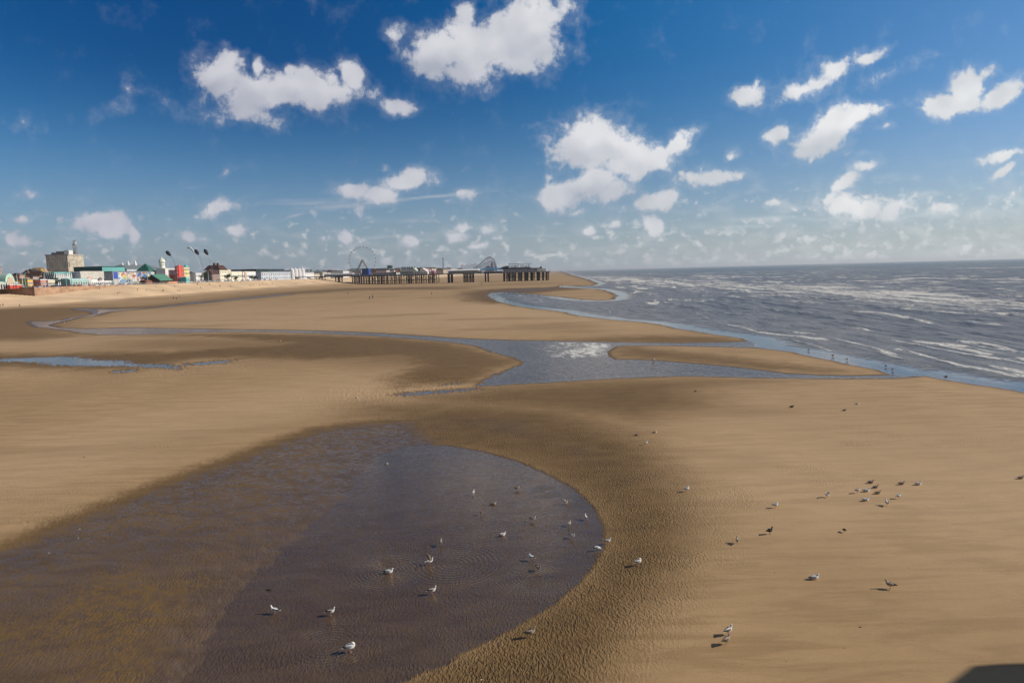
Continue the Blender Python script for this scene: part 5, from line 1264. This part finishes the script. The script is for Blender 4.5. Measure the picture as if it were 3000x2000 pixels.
def person_mesh(stride, top, legs, arm=0.0):
    s_ = stride
    v = [(0,0,.95), (0,0,1.12), (0,0,1.38), (0,0,1.50), (0,0.01,1.60), (0,.01,1.72),
         (-.10,0,.90), (-.11,s_*.22,.50), (-.11,s_*.36-.04,.08), (-.11,s_*.36+.10,.03),
         (.10,0,.90), (.11,-s_*.16,.50), (.11,-s_*.42-.04,.08), (.11,-s_*.42+.10,.03),
         (-.19,0,1.40), (-.25,-s_*.10,1.14), (-.24,-s_*.18+.06+arm,.90), (.19,0,1.40), (.25,s_*.10,1.14), (.24,s_*.18+.06+arm,.90)]
    e = [(0,1),(1,2),(2,3),(3,4),(4,5),(0,6),(6,7),(7,8),(8,9),(0,10),(10,11),(11,12),(12,13),(2,14),(14,15),(15,16),(2,17),(17,18),(18,19)]
    rr = [.13,.13,.145,.06,.085,.075,.10,.07,.05,.04,.10,.07,.05,.04,.065,.05,.035,.065,.05,.035]
    def asg(c):
        if c.z > 1.64: return 3
        if c.z > 1.47: return 2
        if c.z < .94 and abs(c.x) < .20: return 1
        if c.z < 1.0 and abs(c.x) >= .20: return 2
        return 0
    return skin_mesh('person', v, e, rr, 1, (top, legs, skinm, hair), asg)
cloth = [mat('coat_black', (.02, .02, .025), .85), mat('coat_navy', (.03, .045, .10), .85), mat('jacket_red', (.42, .05, .05), .8), mat('shirt_white', (.68, .66, .64), .8), mat('jeans', (.06, .08, .14), .85), mat('coat_brown', (.14, .08, .05), .85), mat('top_pink', (.55, .22, .26), .8), mat('top_grey', (.25, .25, .27), .8)]
PM = [person_mesh(.0, cloth[0], cloth[4]), person_mesh(1, cloth[1], cloth[0]), person_mesh(.8, cloth[2], cloth[4]), person_mesh(0, cloth[3], cloth[4]), person_mesh(.7, cloth[5], cloth[0]), person_mesh(.2, cloth[6], cloth[7]), person_mesh(1, cloth[0], cloth[0])]
PEOPLE = [
 (9,899,1.0,1,'person in navy walking on the pale sand at the very left edge'), (2,900,1.0,0,'person in black half cut by the left edge of the picture'), (58,899,1.0,4,'person in brown alone on the pale sand, second group from the left'),
 (77,863,1.0,0,'person in black standing before the brown headland wall'), (203,851,1,0,'person in black on the steps below the concrete tower, left of three'), (208,851.5,1,2,'person in red on the steps below the concrete tower, middle of three'), (215,853,1,5,'person in pink on the steps below the concrete tower, right of three'),
 (281,846,1,0,'person in black on the upper steps before the white arcade'), (292,847.5,1,1,'person in navy on the upper steps right of the white arcade'), (300,844,1,3,'person in a white top at the head of the steps before the white arcade'),
 (345,862,1,4,'person in brown low on the steps before the painted panels, left of a pair'), (351,860,1,5,'person in pink low on the steps before the painted panels, right of a pair'), (403,852,1,0,'person in black sitting height on the steps left of the kiosk'), (430,852.5,.9,3,'person in white low on the steps under the brown kiosk'),
 (457,841,1,0,'person in black at the head of the steps before the boathouse'), (477,855,1,2,'person in red low on the steps below the boathouse'), (479,854,1,0,'person in black beside the one in red below the boathouse'),
 (512,842,1,4,'person in brown high on the steps right of the boathouse'), (521,854,1,0,'person in black left in the pair at the foot of the red arcade steps'), (527,854,1,1,'person in navy right in the pair at the foot of the red arcade steps'),
 (494,873,.75,5,'small child in pink left of the four on the open sand'), (508,877,1.05,0,'person in black, second of the four on the open sand'), (517,878,1.0,6,'person striding in black, third of the four on the open sand'), (525,872,.75,1,'small child in navy right of the four on the open sand'),
 (579,833,1,0,'person in black on the promenade edge below the yellow block'), (579,837,1,2,'person in red on the steps right of the yellow block'), (588,845,1,3,'person in white low on the steps before the white shop'), (612,835.5,1,0,'person in black on the steps before the stone public house, left'), (614,834.5,1,4,'person in brown on the steps before the stone public house, right'),
 (643,840,1,4,'person in brown at the foot of the steps left of the cream mansard house'), (647,840,1,0,'person in black at the foot of the steps left of the cream mansard house'), (674,841,1,0,'person in black at the foot of the steps before the cream mansard house, left'), (677,841,1,1,'person in navy at the foot of the steps before the cream mansard house, right'), (680,830,1,0,'person in black on the edge above the steps by the cream house'), (705,829,1,3,'person in white on the edge above the steps by the long white arcade'),
 (731,838,1,0,'person in black at the foot of the steps before the white arcades, left of five'), (735,838,1,2,'person in red at the foot of the steps before the white arcades, second of five'), (742,838,1,0,'person in black at the foot of the steps before the white arcades, middle of five'), (760,837,1,1,'person in navy at the foot of the steps before the white arcades, fourth of five'), (769,834,1,0,'person in black at the foot of the steps before the white arcades, fifth of five'),
 (779,832,1,5,'person in pink on the steps before the grey arcade'), (797,832.5,1,0,'person in black on the steps before the grey arcade, left of a pair'), (801,832.5,1,4,'person in brown on the steps before the grey arcade, right of a pair'), (809,834.5,1,2,'person in red low on the steps before the grey arcade'),
 (852,834.5,1,0,'person in black low on the steps before the ornate hotel, left of four'), (860,834,1,4,'person in brown low on the steps before the ornate hotel, second of four'), (864,834,1,0,'person in black low on the steps before the ornate hotel, third of four'), (870,834,1,2,'person in red low on the steps before the ornate hotel, right of four'), (917,830,1,0,'person in black beside the dark slipway of the pier'),
 (982,836.5,1.2,2,'person in red alone on the sand near the two trestles left of the pier platform'), (1020,863,.9,0,'person crouching in black on the far sand left of the walking pair'), (1083,877.5,1.0,0,'person in black, left one of the pair walking on the wide sandbar'), (1092,875.5,1.15,6,'person striding in black, right one of the pair walking on the wide sandbar'),
 (1182,837,1.0,1,'person in navy on the sand in front of the pier platform'), (1265,863.5,.9,0,'person in black alone on the sandbar below the pier gap'), (1409,835,1,2,'person in red on the sand left of the pier head, left of three'), (1412,835,1,4,'person in brown on the sand left of the pier head, middle of three'), (1425,834,1,5,'person in pink on the sand left of the pier head, right of three'),
 (1640,838,1,0,'person in black near the sea right of the pier, left of three'), (1647,838,1.05,1,'person in navy near the sea right of the pier, middle of three'), (1635,838.5,.7,7-1,'small child in black near the sea right of the pier, leftmost'),
]
for i, (x, y, sc, k, lb) in enumerate(PEOPLE):
    p = hit(x, y); o = link(bpy.data.objects.new('person', PM[k])); o.location = p; o.scale = (sc*1.05,)*3; o.rotation_euler = (0, 0, (i*2.4) % 6.28)
    tag(o, lb, 'person', 'people scattered on the beach and the steps')
rp = random.Random(11)
STROLL = []
for i in range(95):
    x = rp.choice([rp.uniform(5, 330), rp.uniform(330, 470), rp.uniform(500, 760), rp.uniform(560, 860)]); L = rp.uniform(2, 14); Y_ = Yline(x, L)
    o = link(bpy.data.objects.new('person', PM[rp.randrange(7)])); o.location = (x_edge(Y_)-L, Y_, PROM) if Y_ > YC else (x_edge(Y_)-L-45, Y_, PROM); o.rotation_euler = (0, 0, rp.uniform(0, 6.28)); o.scale = (1.03,)*3
    STROLL.append((o, x, L))
# ------------------------------------------------------------------ parked cars on the promenade road
def car_proto(paint):
    r = empty('parked_car', (0, 0, 0))
    pr = [(-2.1,.35),(-2.1,.85),(-1.9,.98),(-1.2,1.02),(1.0,1.0),(1.9,.88),(2.1,.7),(2.1,.35)]
    bd = MB().prism(pr, -.85, .85).build('body', paint, r)
    MB().add([(-1.7,-.8,1.0),(1.05,-.8,1.0),(1.05,.8,1.0),(-1.7,.8,1.0),(-1.35,-.66,1.45),(.35,-.66,1.45),(.35,.66,1.45),(-1.35,.66,1.45)], [(4,5,6,7),(0,1,5,4),(1,2,6,5),(2,3,7,6),(3,0,4,7)]).build('windows', glass, r)
    MB().box(-1.36, .36, -.67, .67, 1.452, 1.49).build('roof', paint, r)
    for x in (-1.35, 1.35):
        for y in (-.86, .70): MB().tube([(x, y, .33), (x, y+.16, .33)], .33, 12).build('wheel', blackp, r)
    return r
protos = [car_proto(mat('car_'+n_, c_, .3, spec=.6)) for n_, c_ in (('white', (.70, .70, .70)), ('black', (.02, .02, .022)), ('silver', (.40, .41, .43)), ('red', (.40, .03, .03)), ('blue', (.03, .06, .22)))]
PN = ['white', 'black', 'silver', 'red', 'dark blue']
used = [False]*5
spots = []
for i in range(46):
    px = 66+i*16.5+rp.uniform(-3, 3)
    if 405 < px < 475 or px > 830: continue
    spots.append(px)
NEAR = [(-9, 60, 'by the pale pavilion'), (60, 135, 'by the yellow and red shop fronts'), (135, 200, 'before the glazed hall under the tower'), (200, 262, 'before the glass canopy'), (262, 330, 'before the ribbed white arcade'), (330, 410, 'before the painted panels'), (475, 560, 'before the red and yellow blocks'), (560, 622, 'by the leaning sculptures'), (622, 680, 'before the public house and mansard house'), (680, 750, 'before the long white arcades'), (750, 860, 'before the pale grey arcade')]
cnt = {}
CN = {PM[0].name: 'black', PM[1].name: 'navy', PM[2].name: 'red', PM[3].name: 'white', PM[4].name: 'brown', PM[5].name: 'pink', PM[6].name: 'black striding'}
for o_, x_, L_ in STROLL:
    wl_ = ([w_ for a_, c_, w_ in NEAR if a_ <= x_ < c_] or ['by the boathouse'])[0]
    tag(o_, f'tiny figure in {CN[o_.data.name]} on the {"railing" if L_ < 7 else "road"} side {wl_}', 'person', 'strollers on the promenade')
for i, px in enumerate(spots):
    k = (i*7+i//3) % 5; L = 15.5; Y_ = Yline(px, L); src = protos[k]
    if not used[k]: o = src; used[k] = True
    else:
        o = src.copy(); COL.objects.link(o)
        for ch in src.children:
            c_ = ch.copy(); COL.objects.link(c_); c_.parent = o
    o.location = (x_edge(Y_)-L-(45 if Y_ < YC else 0), Y_, PROM); o.rotation_euler = (0, 0, ROT+math.pi/2+(math.pi if i % 2 else 0))
    wlb = [w_ for a_, c_, w_ in NEAR if a_ <= px < c_] or ['on the promenade']
    key = (k, wlb[0]); cnt[key] = cnt.get(key, 0)+1
    o['k'] = cnt[key]; tag(o, f'{PN[k]} car parked {wlb[0]}'+('' if cnt[key] == 1 else ', the further one'), 'car', 'cars parked along the promenade'); del o['k']


# ------------------------------------------------------------------ gulls and crows
whitef = mat('white_feather', (.72, .71, .69), .8, var=.05, scale=8)
greyf = mat('grey_feather', (.36, .38, .41), .8, var=.08, scale=8)
blackf = mat('black_feather', (.02, .02, .022), .8)
brownf = mat('brown_feather', (.20, .15, .11), .85, var=.45, scale=22)
palebr = mat('pale_brown_feather', (.42, .35, .28), .85, var=.35, scale=22)
beakm = mat('yellow_beak', (.55, .36, .06), .5); legm = mat('pink_leg', (.42, .24, .18), .6); dbeak = mat('dark_beak', (.03, .025, .02), .5)
eyem = mat('eye', (.005, .005, .005), .2)
def bodyloft(st, n=14):
    b = MB()
    for (x, z, ry, rz, tilt) in st:
        for k in range(n):
            a = 2*math.pi*k/n; yy = ry*math.cos(a); q = rz*math.sin(a)
            b.v.append((x-q*math.sin(tilt), yy, z+q*math.cos(tilt)))
    for i in range(len(st)-1):
        for k in range(n):
            k2 = (k+1) % n; b.f.append([i*n+k, i*n+k2, (i+1)*n+k2, (i+1)*n+k]); b.m.append(0)
    b.f.append(list(range(n))); b.m.append(0); b.f.append([(len(st)-1)*n+k for k in range(n)]); b.m.append(0)
    return b
def bird_proto(body, wing, beak, leg, pose, h0, crow=False):
    """h0: height of the belly line; pose: stand, sit, swim, preen, flap, reach"""
    r = empty('gull' if not crow else 'crow', (0, 0, 0))
    z = h0+.085
    core = [(-.215, z+.005, .020, .008, 0), (-.17, z+.005, .036, .022, 0), (-.11, z, .062, .052, 0), (-.04, z-.005, .080, .075, 0), (.03, z-.002, .084, .082, .1), (.09, z+.012, .070, .074, .45)]
    if pose == 'preen': st = core+[(.125, z+.045, .052, .052, .9), (.125, z+.085, .040, .040, 1.7), (.10, z+.115, .036, .036, 2.4), (.06, z+.118, .034, .034, 3.0), (.03, z+.105, .015, .015, 3.2)]; bk = [(.035, 0, z+.105), (-.02, 0, z+.085)]; hd = (.06, z+.12)
    elif pose == 'reach': st = core+[(.13, z+.005, .050, .050, .1), (.165, z-.025, .038, .038, -.7), (.19, z-.055, .036, .036, -.9), (.21, z-.075, .032, .032, -.9), (.225, z-.09, .012, .012, -.9)]; bk = [(.222, 0, z-.088), (.25, 0, z-.125)]; hd = (.2, z-.065)
    elif pose in ('sit', 'swim'): st = core+[(.12, z+.045, .050, .052, .9), (.135, z+.080, .037, .038, 1.2), (.145, z+.108, .036, .036, .9), (.165, z+.122, .032, .030, .3), (.185, z+.120, .016, .016, 0)]; bk = [(.183, 0, z+.118), (.235, 0, z+.108)]; hd = (.155, z+.122)
    else: st = core+[(.125, z+.055, .048, .050, .95), (.145, z+.100, .034, .035, 1.25), (.155, z+.140, .034, .035, 1.1), (.170, z+.162, .034, .033, .5), (.195, z+.165, .018, .018, 0)]; bk = [(.192, 0, z+.163), (.245, 0, z+.152)]; hd = (.168, z+.168)
    bodyloft(st).build('body', body, r, True)
    MB().tube(bk, [.010, .004], 6).build('beak', beak, r)
    MB().tube([(hd[0]+.008, -.033, hd[1]+.006), (hd[0]+.008, .033, hd[1]+.006)], [.006, .006], 6).build('eye', eyem, r)
    if pose == 'flap':
        for s_ in (-1, 1):
            b = MB(); pts = [(.05, .06*s_, z+.05), (.02, .20*s_, z+.20), (-.05, .34*s_, z+.24), (-.12, .44*s_, z+.20)]; ch = [.16, .15, .12, .03]
            vs = []
            for (x, y, zz_), c_ in zip(pts, ch): vs += [(x+c_*.45, y, zz_), (x-c_*.55, y, zz_-.02), (x, y, zz_+.014)]
            fs = []
            for i in range(3):
                for a_, c_ in ((0, 1), (1, 2), (2, 0)): fs.append((i*3+a_, i*3+c_, i*3+3+c_, i*3+3+a_))
            fs += [(0, 1, 2), (9, 10, 11)]
            b.add(vs, fs); b.build('wing', wing, r, True)
    else:
        for s_ in (-1, 1):
            b = MB(); m_ = [(.075, z+.035, .010, .030), (.03, z+.038, .020, .050), (-.05, z+.034, .022, .048), (-.13, z+.026, .018, .034), (-.20, z+.020, .012, .018), (-.27, z+.018, .004, .006)]
            n = 8
            yo = [.062, .074, .070, .048, .026, .010]
            for i, (x, zc, ry, rz) in enumerate(m_):
                for k in range(n):
                    a = 2*math.pi*k/n; b.v.append((x, s_*(yo[i]+ry*math.cos(a)*.8), zc+rz*math.sin(a)))
            for i in range(len(m_)-1):
                for k in range(n):
                    k2 = (k+1) % n; b.f.append([i*n+k, i*n+k2, (i+1)*n+k2, (i+1)*n+k]); b.m.append(1 if (i >= 3 and not crow) else 0)
            b.f.append(list(range(n))); b.m.append(0)
            b.build('wing', [wing, blackf], r, True)
    MB().add([(-.19, -.028, z+.012), (-.27, -.040, z+.004), (-.27, .040, z+.004), (-.19, .028, z+.012), (-.19, -.028, z+.002), (-.27, -.040, z-.003), (-.27, .040, z-.003), (-.19, .028, z+.002)], [(0,1,2,3),(7,6,5,4),(0,4,5,1),(1,5,6,2),(2,6,7,3),(3,7,4,0)]).build('tail', body if not crow else wing, r)
    if pose in ('stand', 'preen', 'flap', 'reach'):
        for s_ in (-1, 1):
            MB().tube([(.0, .032*s_, h0+.03), (-.012, .032*s_, h0*.5), (0, .032*s_, .008)], [.009, .006, .006], 6).add([(-.012, .032*s_-.004, .0), (.045, .032*s_-.024, .0), (.055, .032*s_, .0), (.045, .032*s_+.024, .0), (-.012, .032*s_+.004, .0), (0, .032*s_, .012)], [(0,1,5),(1,2,5),(2,3,5),(3,4,5),(4,0,5),(0,4,3,2,1)]).build('leg', leg, r)
    return r
PROTO = {}
def bird(kind, pose):
    """kind: w white adult, b brown juvenile, g pale brown, k dark backed, c crow"""
    key = (kind, pose)
    if key in PROTO:
        src = PROTO[key]; o = src.copy(); COL.objects.link(o)
        for ch in src.children:
            c_ = ch.copy(); COL.objects.link(c_); c_.parent = o
        return o
    bd, wg, bk, lg = {'w': (whitef, greyf, beakm, legm), 'b': (palebr, brownf, dbeak, legm), 'g': (palebr, palebr, dbeak, legm), 'k': (whitef, brownf, dbeak, legm), 'c': (blackf, blackf, dbeak, dbeak)}[kind]
    h0 = {'stand': .115, 'preen': .115, 'flap': .11, 'reach': .12, 'sit': -.012, 'swim': -.05}[pose]
    PROTO[key] = bird_proto(bd, wg, bk, lg, pose, h0, kind == 'c'); return PROTO[key]
GULLS = [  # x, y of the feet in the picture, kind, pose, heading, size, label
 (1387,1449,'w','stand',80,1.1,'white gull seen from behind, standing alone near the upper middle of the foreground pool'),
 (1515,1435,'b','stand',10,1.15,'brown gull facing right, highest bird in the foreground pool'),
 (1446,1476,'b','swim',15,1.2,'brown gull floating right of the white gull seen from behind in the pool'),
 (1660,1476,'g','flap',60,.9,'pale gull with half raised wings near the top right edge of the pool'),
 (1410,1507,'b','stand',-70,.95,'small brown gull facing the camera under the white gull seen from behind'),
 (1561,1526,'k','stand',-20,1.15,'dark backed gull in the middle of the right half of the pool'),
 (1717,1522,'w','stand',100,1.15,'white and grey gull standing nearest the right bank, upper one'),
 (1668,1540,'g','stand',70,1.1,'pale brown gull standing upright left of the upper right bank gull'),
 (1472,1567,'w','swim',20,1.25,'bright white gull floating in the middle of the pool'),
 (1676,1576,'w','stand',-40,1.1,'white gull with a clear reflection below the pale brown upright one'),
 (1292,1595,'b','stand',95,1.1,'brown gull seen from behind, alone above the bathing dark gull'),
 (1259,1651,'k','flap',20,1.15,'dark gull bathing with both wings raised in the middle of the pool'),
 (1139,1676,'w','swim',5,1.45,'white gull floating at the centre of the rings on the left of the pool'),
 (1556,1640,'w','preen',150,1.25,'white gull twisting its neck, inside the right hand rings of the pool'),
 (1577,1670,'g','stand',-60,1.15,'pale gull upright just below the one twisting its neck'),
 (1781,1593,'w','stand',10,1.1,'white gull stepping out on the right bank of the pool, right one of two'),
 (1749,1613,'w','reach',10,1.2,'white gull pecking at the right edge of the pool, left one of two'),
 (1266,1738,'k','stand',15,1.25,'dark backed white headed gull facing right below the bathing gull'),
 (805,1796,'w','stand',165,1.25,'white gull facing left, furthest left bird of the pool'),
 (969,1800,'k','stand',10,1.2,'dark backed gull facing right between the far left gull and the rings'),
 (1026,1908,'w','preen',20,1.45,'big fluffed up white gull, nearest bird of all at the bottom of the pool'),
 (1554,1866,'b','stand',15,1.35,'brown gull on the rippled sand at the lower bank of the pool'),
 (1870,1656,'w','preen',30,1.3,'white gull preening alone on the rippled sand right of the pool'),
 (2012,1440,'w','preen',20,1.25,'round white gull alone on the sand between the pool and the flock'),
 (1866,1276,'b','sit',0,1.2,'dark gull resting, left one of three far up the rippled sand'),
 (1919,1268,'k','sit',10,1.2,'dark gull resting, right one of three far up the rippled sand'),
 (1892,1303,'w','stand',20,1.1,'pale gull standing, lowest one of three far up the rippled sand'),
 (2272,1487,'w','preen',15,1.2,'grey and white gull alone above the crow on the dry sand'),
 (2423,1456,'w','flap',120,.85,'white gull with lifted wings just left of the resting flock'),
 (2552,1415,'b','sit',5,1.35,'dark gull resting at the top left of the flock on dry sand'),
 (2642,1419,'b','sit',5,1.3,'dark gull resting at the top of the flock, left of the last pale one'),
 (2691,1420,'w','sit',5,1.3,'pale gull resting at the top right corner of the flock'),
 (2566,1429,'b','sit',10,1.25,'dark gull resting just under the top left one of the flock'),
 (2539,1440,'w','sit',5,1.35,'white gull resting in the middle left of the flock'),
 (2512,1444,'k','stand',20,1.15,'dark gull standing at the left end of the flock'),
 (2572,1446,'b','sit',5,1.25,'dark gull resting in the centre of the flock'),
 (2537,1467,'w','sit',10,1.35,'white gull with a dark back at the bottom left of the flock'),
 (2598,1480,'w','stand',80,1.15,'white gull standing, lowest bird of the flock'),
 (2632,1460,'w','stand',20,1.1,'white gull standing at the lower right of the flock'),
 (2255,1564,'c','stand',25,1.25,'black crow standing on dry sand below the lone grey gull'),
 (2160,1591,'g','stand',75,1.15,'pale upright gull left of the black crow'),
 (2473,1558,'c','reach',100,.8,'small dark bird pecking below the flock'),
 (2386,1696,'w','sit',5,1.4,'grey backed gull lying on open dry sand right of centre'),
 (2608,1724,'g','stand',150,1.25,'pinkish grey gull walking left with a long shadow, lower right sand'),
 (2134,1859,'k','stand',30,1.25,'dark winged white headed gull, upper bird of the close pair low right'),
 (2128,1887,'b','stand',35,1.25,'brown gull, lower bird of the close pair low right'),
 (2039,1147,'b','sit',5,1.2,'tiny dark gull resting just below the river on the dark ribbed sand'),
 (2320,1193,'c','sit',5,1.35,'black bird resting, left of three far up the dry sand'),
 (2475,1203,'b','sit',5,1.25,'dark gull resting, middle of three far up the dry sand'),
 (2512,1184,'w','sit',5,1.2,'pale gull resting, upper right of three far up the dry sand'),
 (2991,1402,'b','sit',5,1.3,'dark gull resting at the right edge of the picture'),
 (2440,1045,'b','stand',10,1.6,'dark gull standing in the shallows, left one of two by the sandbar tip'),
 (2482,1056,'k','stand',10,1.5,'dark backed gull standing in the shallows, right one of two by the sandbar tip'),
 (2476,1016,'b','swim',0,1.7,'dark gull floating beyond the two in the shallows'),
 (2369,1028,'b','stand',0,1.3,'small dark gull in the shallows above the sandbar'),
 (2596,1075,'k','stand',0,1.4,'gull standing in bright shallows left of the river mouth, upper one'),
 (2615,1086,'b','stand',20,1.4,'gull standing in bright shallows left of the river mouth, lower one'),
 (2772,1103,'b','swim',0,1.3,'tiny dark gull on the bright wash right of the river mouth'),
 (1914,1057,'w','stand',0,1.5,'white headed gull at the river edge below the inner sandbar'),
 (821,1002,'w','stand',0,1.3,'lone white gull on the sand below the long river'),
 (1045,1170,'w','stand',0,1.2,'lone white gull on the sand at the left end of the damp hollow'),
 (169,943,'w','stand',0,1.6,'white gull at the river bend on the far left, left one'),
 (188,948,'w','stand',0,1.6,'white gull at the river bend on the far left, right one'),
 (1133,1359,'w','swim',0,.8,'small white gull by the upper left rim of the pool'),
]
for (x, y, kd, ps, hd, sc, lb) in GULLS:
    o = bird(kd, ps); p = hit(x, y); s_ = sc*0.71
    if ps in ('stand', 'preen', 'flap', 'reach') and p.z < 0.015: p.z = -0.03
    o.location = p; o.rotation_euler = (0, 0, R(hd)); o.scale = (s_, s_, s_)
    tag(o, lb, 'crow' if kd == 'c' else 'gull', 'gulls and crows on the beach')
    if kd == 'c': o.name = 'crow'
# a gull in flight over the water
o = bird('w', 'flap'); pf = AT(1787, 918, 150); o.location = pf; o.rotation_euler = (0, 0, R(70)); o.scale = (1.5,)*3
tag(o, 'white gull flying low over the grey water beyond the sandbars', 'gull', 'gulls and crows on the beach')
# stones and shells
def stone(x, y, s_, m, lb, cat='stone'):
    q = random.Random(int(x)); p = hit(x, y); bm = bmesh.new(); bmesh.ops.create_icosphere(bm, subdivisions=2, radius=s_)
    for v in bm.verts: v.co = Vector((v.co.x*1.6, v.co.y*1.1, v.co.z*.6))*(1+q.uniform(-.12, .12))
    me = bpy.data.meshes.new(cat); bm.to_mesh(me); bm.free(); me.materials.append(m); o = link(bpy.data.objects.new(cat, me)); o.location = p; tag(o, lb, cat)
stm = mat('dark_stone_wet', (.03, .025, .02), .4)
stone(788, 1727, .07, stm, 'small dark stone in the shallow water left of the pool gulls')
stone(246, 1338, .05, stm, 'small dark stone on the dry sand far left')
stone(2520, 1836, .03, stm, 'tiny dark stone on the dry sand low on the right')
shm = mat('shell_white', (.7, .68, .62), .6)
for (x, y, lb) in ((233,1549,'white shell on the wet sand left, upper of three'), (143,1619,'white shell on the wet sand left, lower of three'), (229,1575,'white shell on the wet sand left, middle of three'), (1024,1406,'white shell beside the upper left rim of the pool'), (1410,1990,'white shell on the ribbed sand at the bottom edge')):
    stone(x, y, .022, shm, lb, 'shell')
# ------------------------------------------------------------------ the pier the picture is taken from; its head throws the shadow at the lower right
DK = CAM_H-1.62
c1 = G(2835, 1950); sh = (DK)/math.tan(R(SUN_EL)); zs_ = gz(14.5, 19.5); k_ = (DK-zs_)/math.tan(R(SUN_EL))
ea, eb = G(2768, 2010, zs_), G(2850, 1948, zs_)
hx, hy = eb.x+k_*math.sin(R(SUN_AZ)), eb.y+k_*math.cos(R(SUN_AZ)); gx, gy = ea.x+k_*math.sin(R(SUN_AZ)), ea.y+k_*math.cos(R(SUN_AZ))
hp = empty('home_pier', (0, -3, 0), 0, 'timber decked pier that carries the viewer and shades the lower right corner', 'pier')
hpo = Vector((0, -3, 0))
b = MB(); b.box(-90, gx-1.7, -6, 2.7, DK-.5, DK); b.build('deck', deckm, hp)
b = MB(); b.prism([(gx-1.5, -14), (hx+44, -14), (hx+44, hy+3), (hx, hy+3), (gx, gy+3), (gx-1.5, gy-1)], 0, 1)
b.v = [(x, z, DK-.5 if y == 0 else DK) for x, y, z in b.v]; b.build('deck', deckm, hp)
b = MB()
for i in range(24):
    for y in (-5, 2.0):
        x = -85+i*5; 
        if x > gx-2.5: continue
        b.tube([(x, y, -2), (x, y, DK-.5)], .25, 8)
tag(b.build('pile', ironm, hp), kind='stuff')
for i in range(5):
    for j in range(4):
        MB().tube([(hx+2+i*10, -12+j*(hy+12)/3.2, -2), (hx+2+i*10, -12+j*(hy+12)/3.2, DK-.5)], .3, 8).build('pile', ironm, hp)
b = MB()
for z in (.5, 1.0): b.box(-90, gx-1.7, 2.55, 2.6, DK+z, DK+z+.05)
for i in range(int((gx-1.7+90)/2)): b.box(-90+i*2, -90+i*2+.06, 2.54, 2.61, DK, DK+1.05)
b.build('railing', whitef if False else white, hp)

# ------------------------------------------------------------------ the air
mh = bpy.data.materials.new('haze'); mh.use_nodes = True; th = mh.node_tree; th.nodes.clear()
pv = th.nodes.new('ShaderNodeVolumePrincipled'); pv.inputs['Color'].default_value = (0.86, 0.90, 0.95, 1); pv.inputs['Density'].default_value = 7e-5; pv.inputs['Anisotropy'].default_value = 0.25
oh = th.nodes.new('ShaderNodeOutputMaterial'); th.links.new(pv.outputs[0], oh.inputs['Volume'])
hb = MB().box(-20000, 20000, -300, 30000, -5, 95).build('haze', mh); tag(hb, kind='stuff')
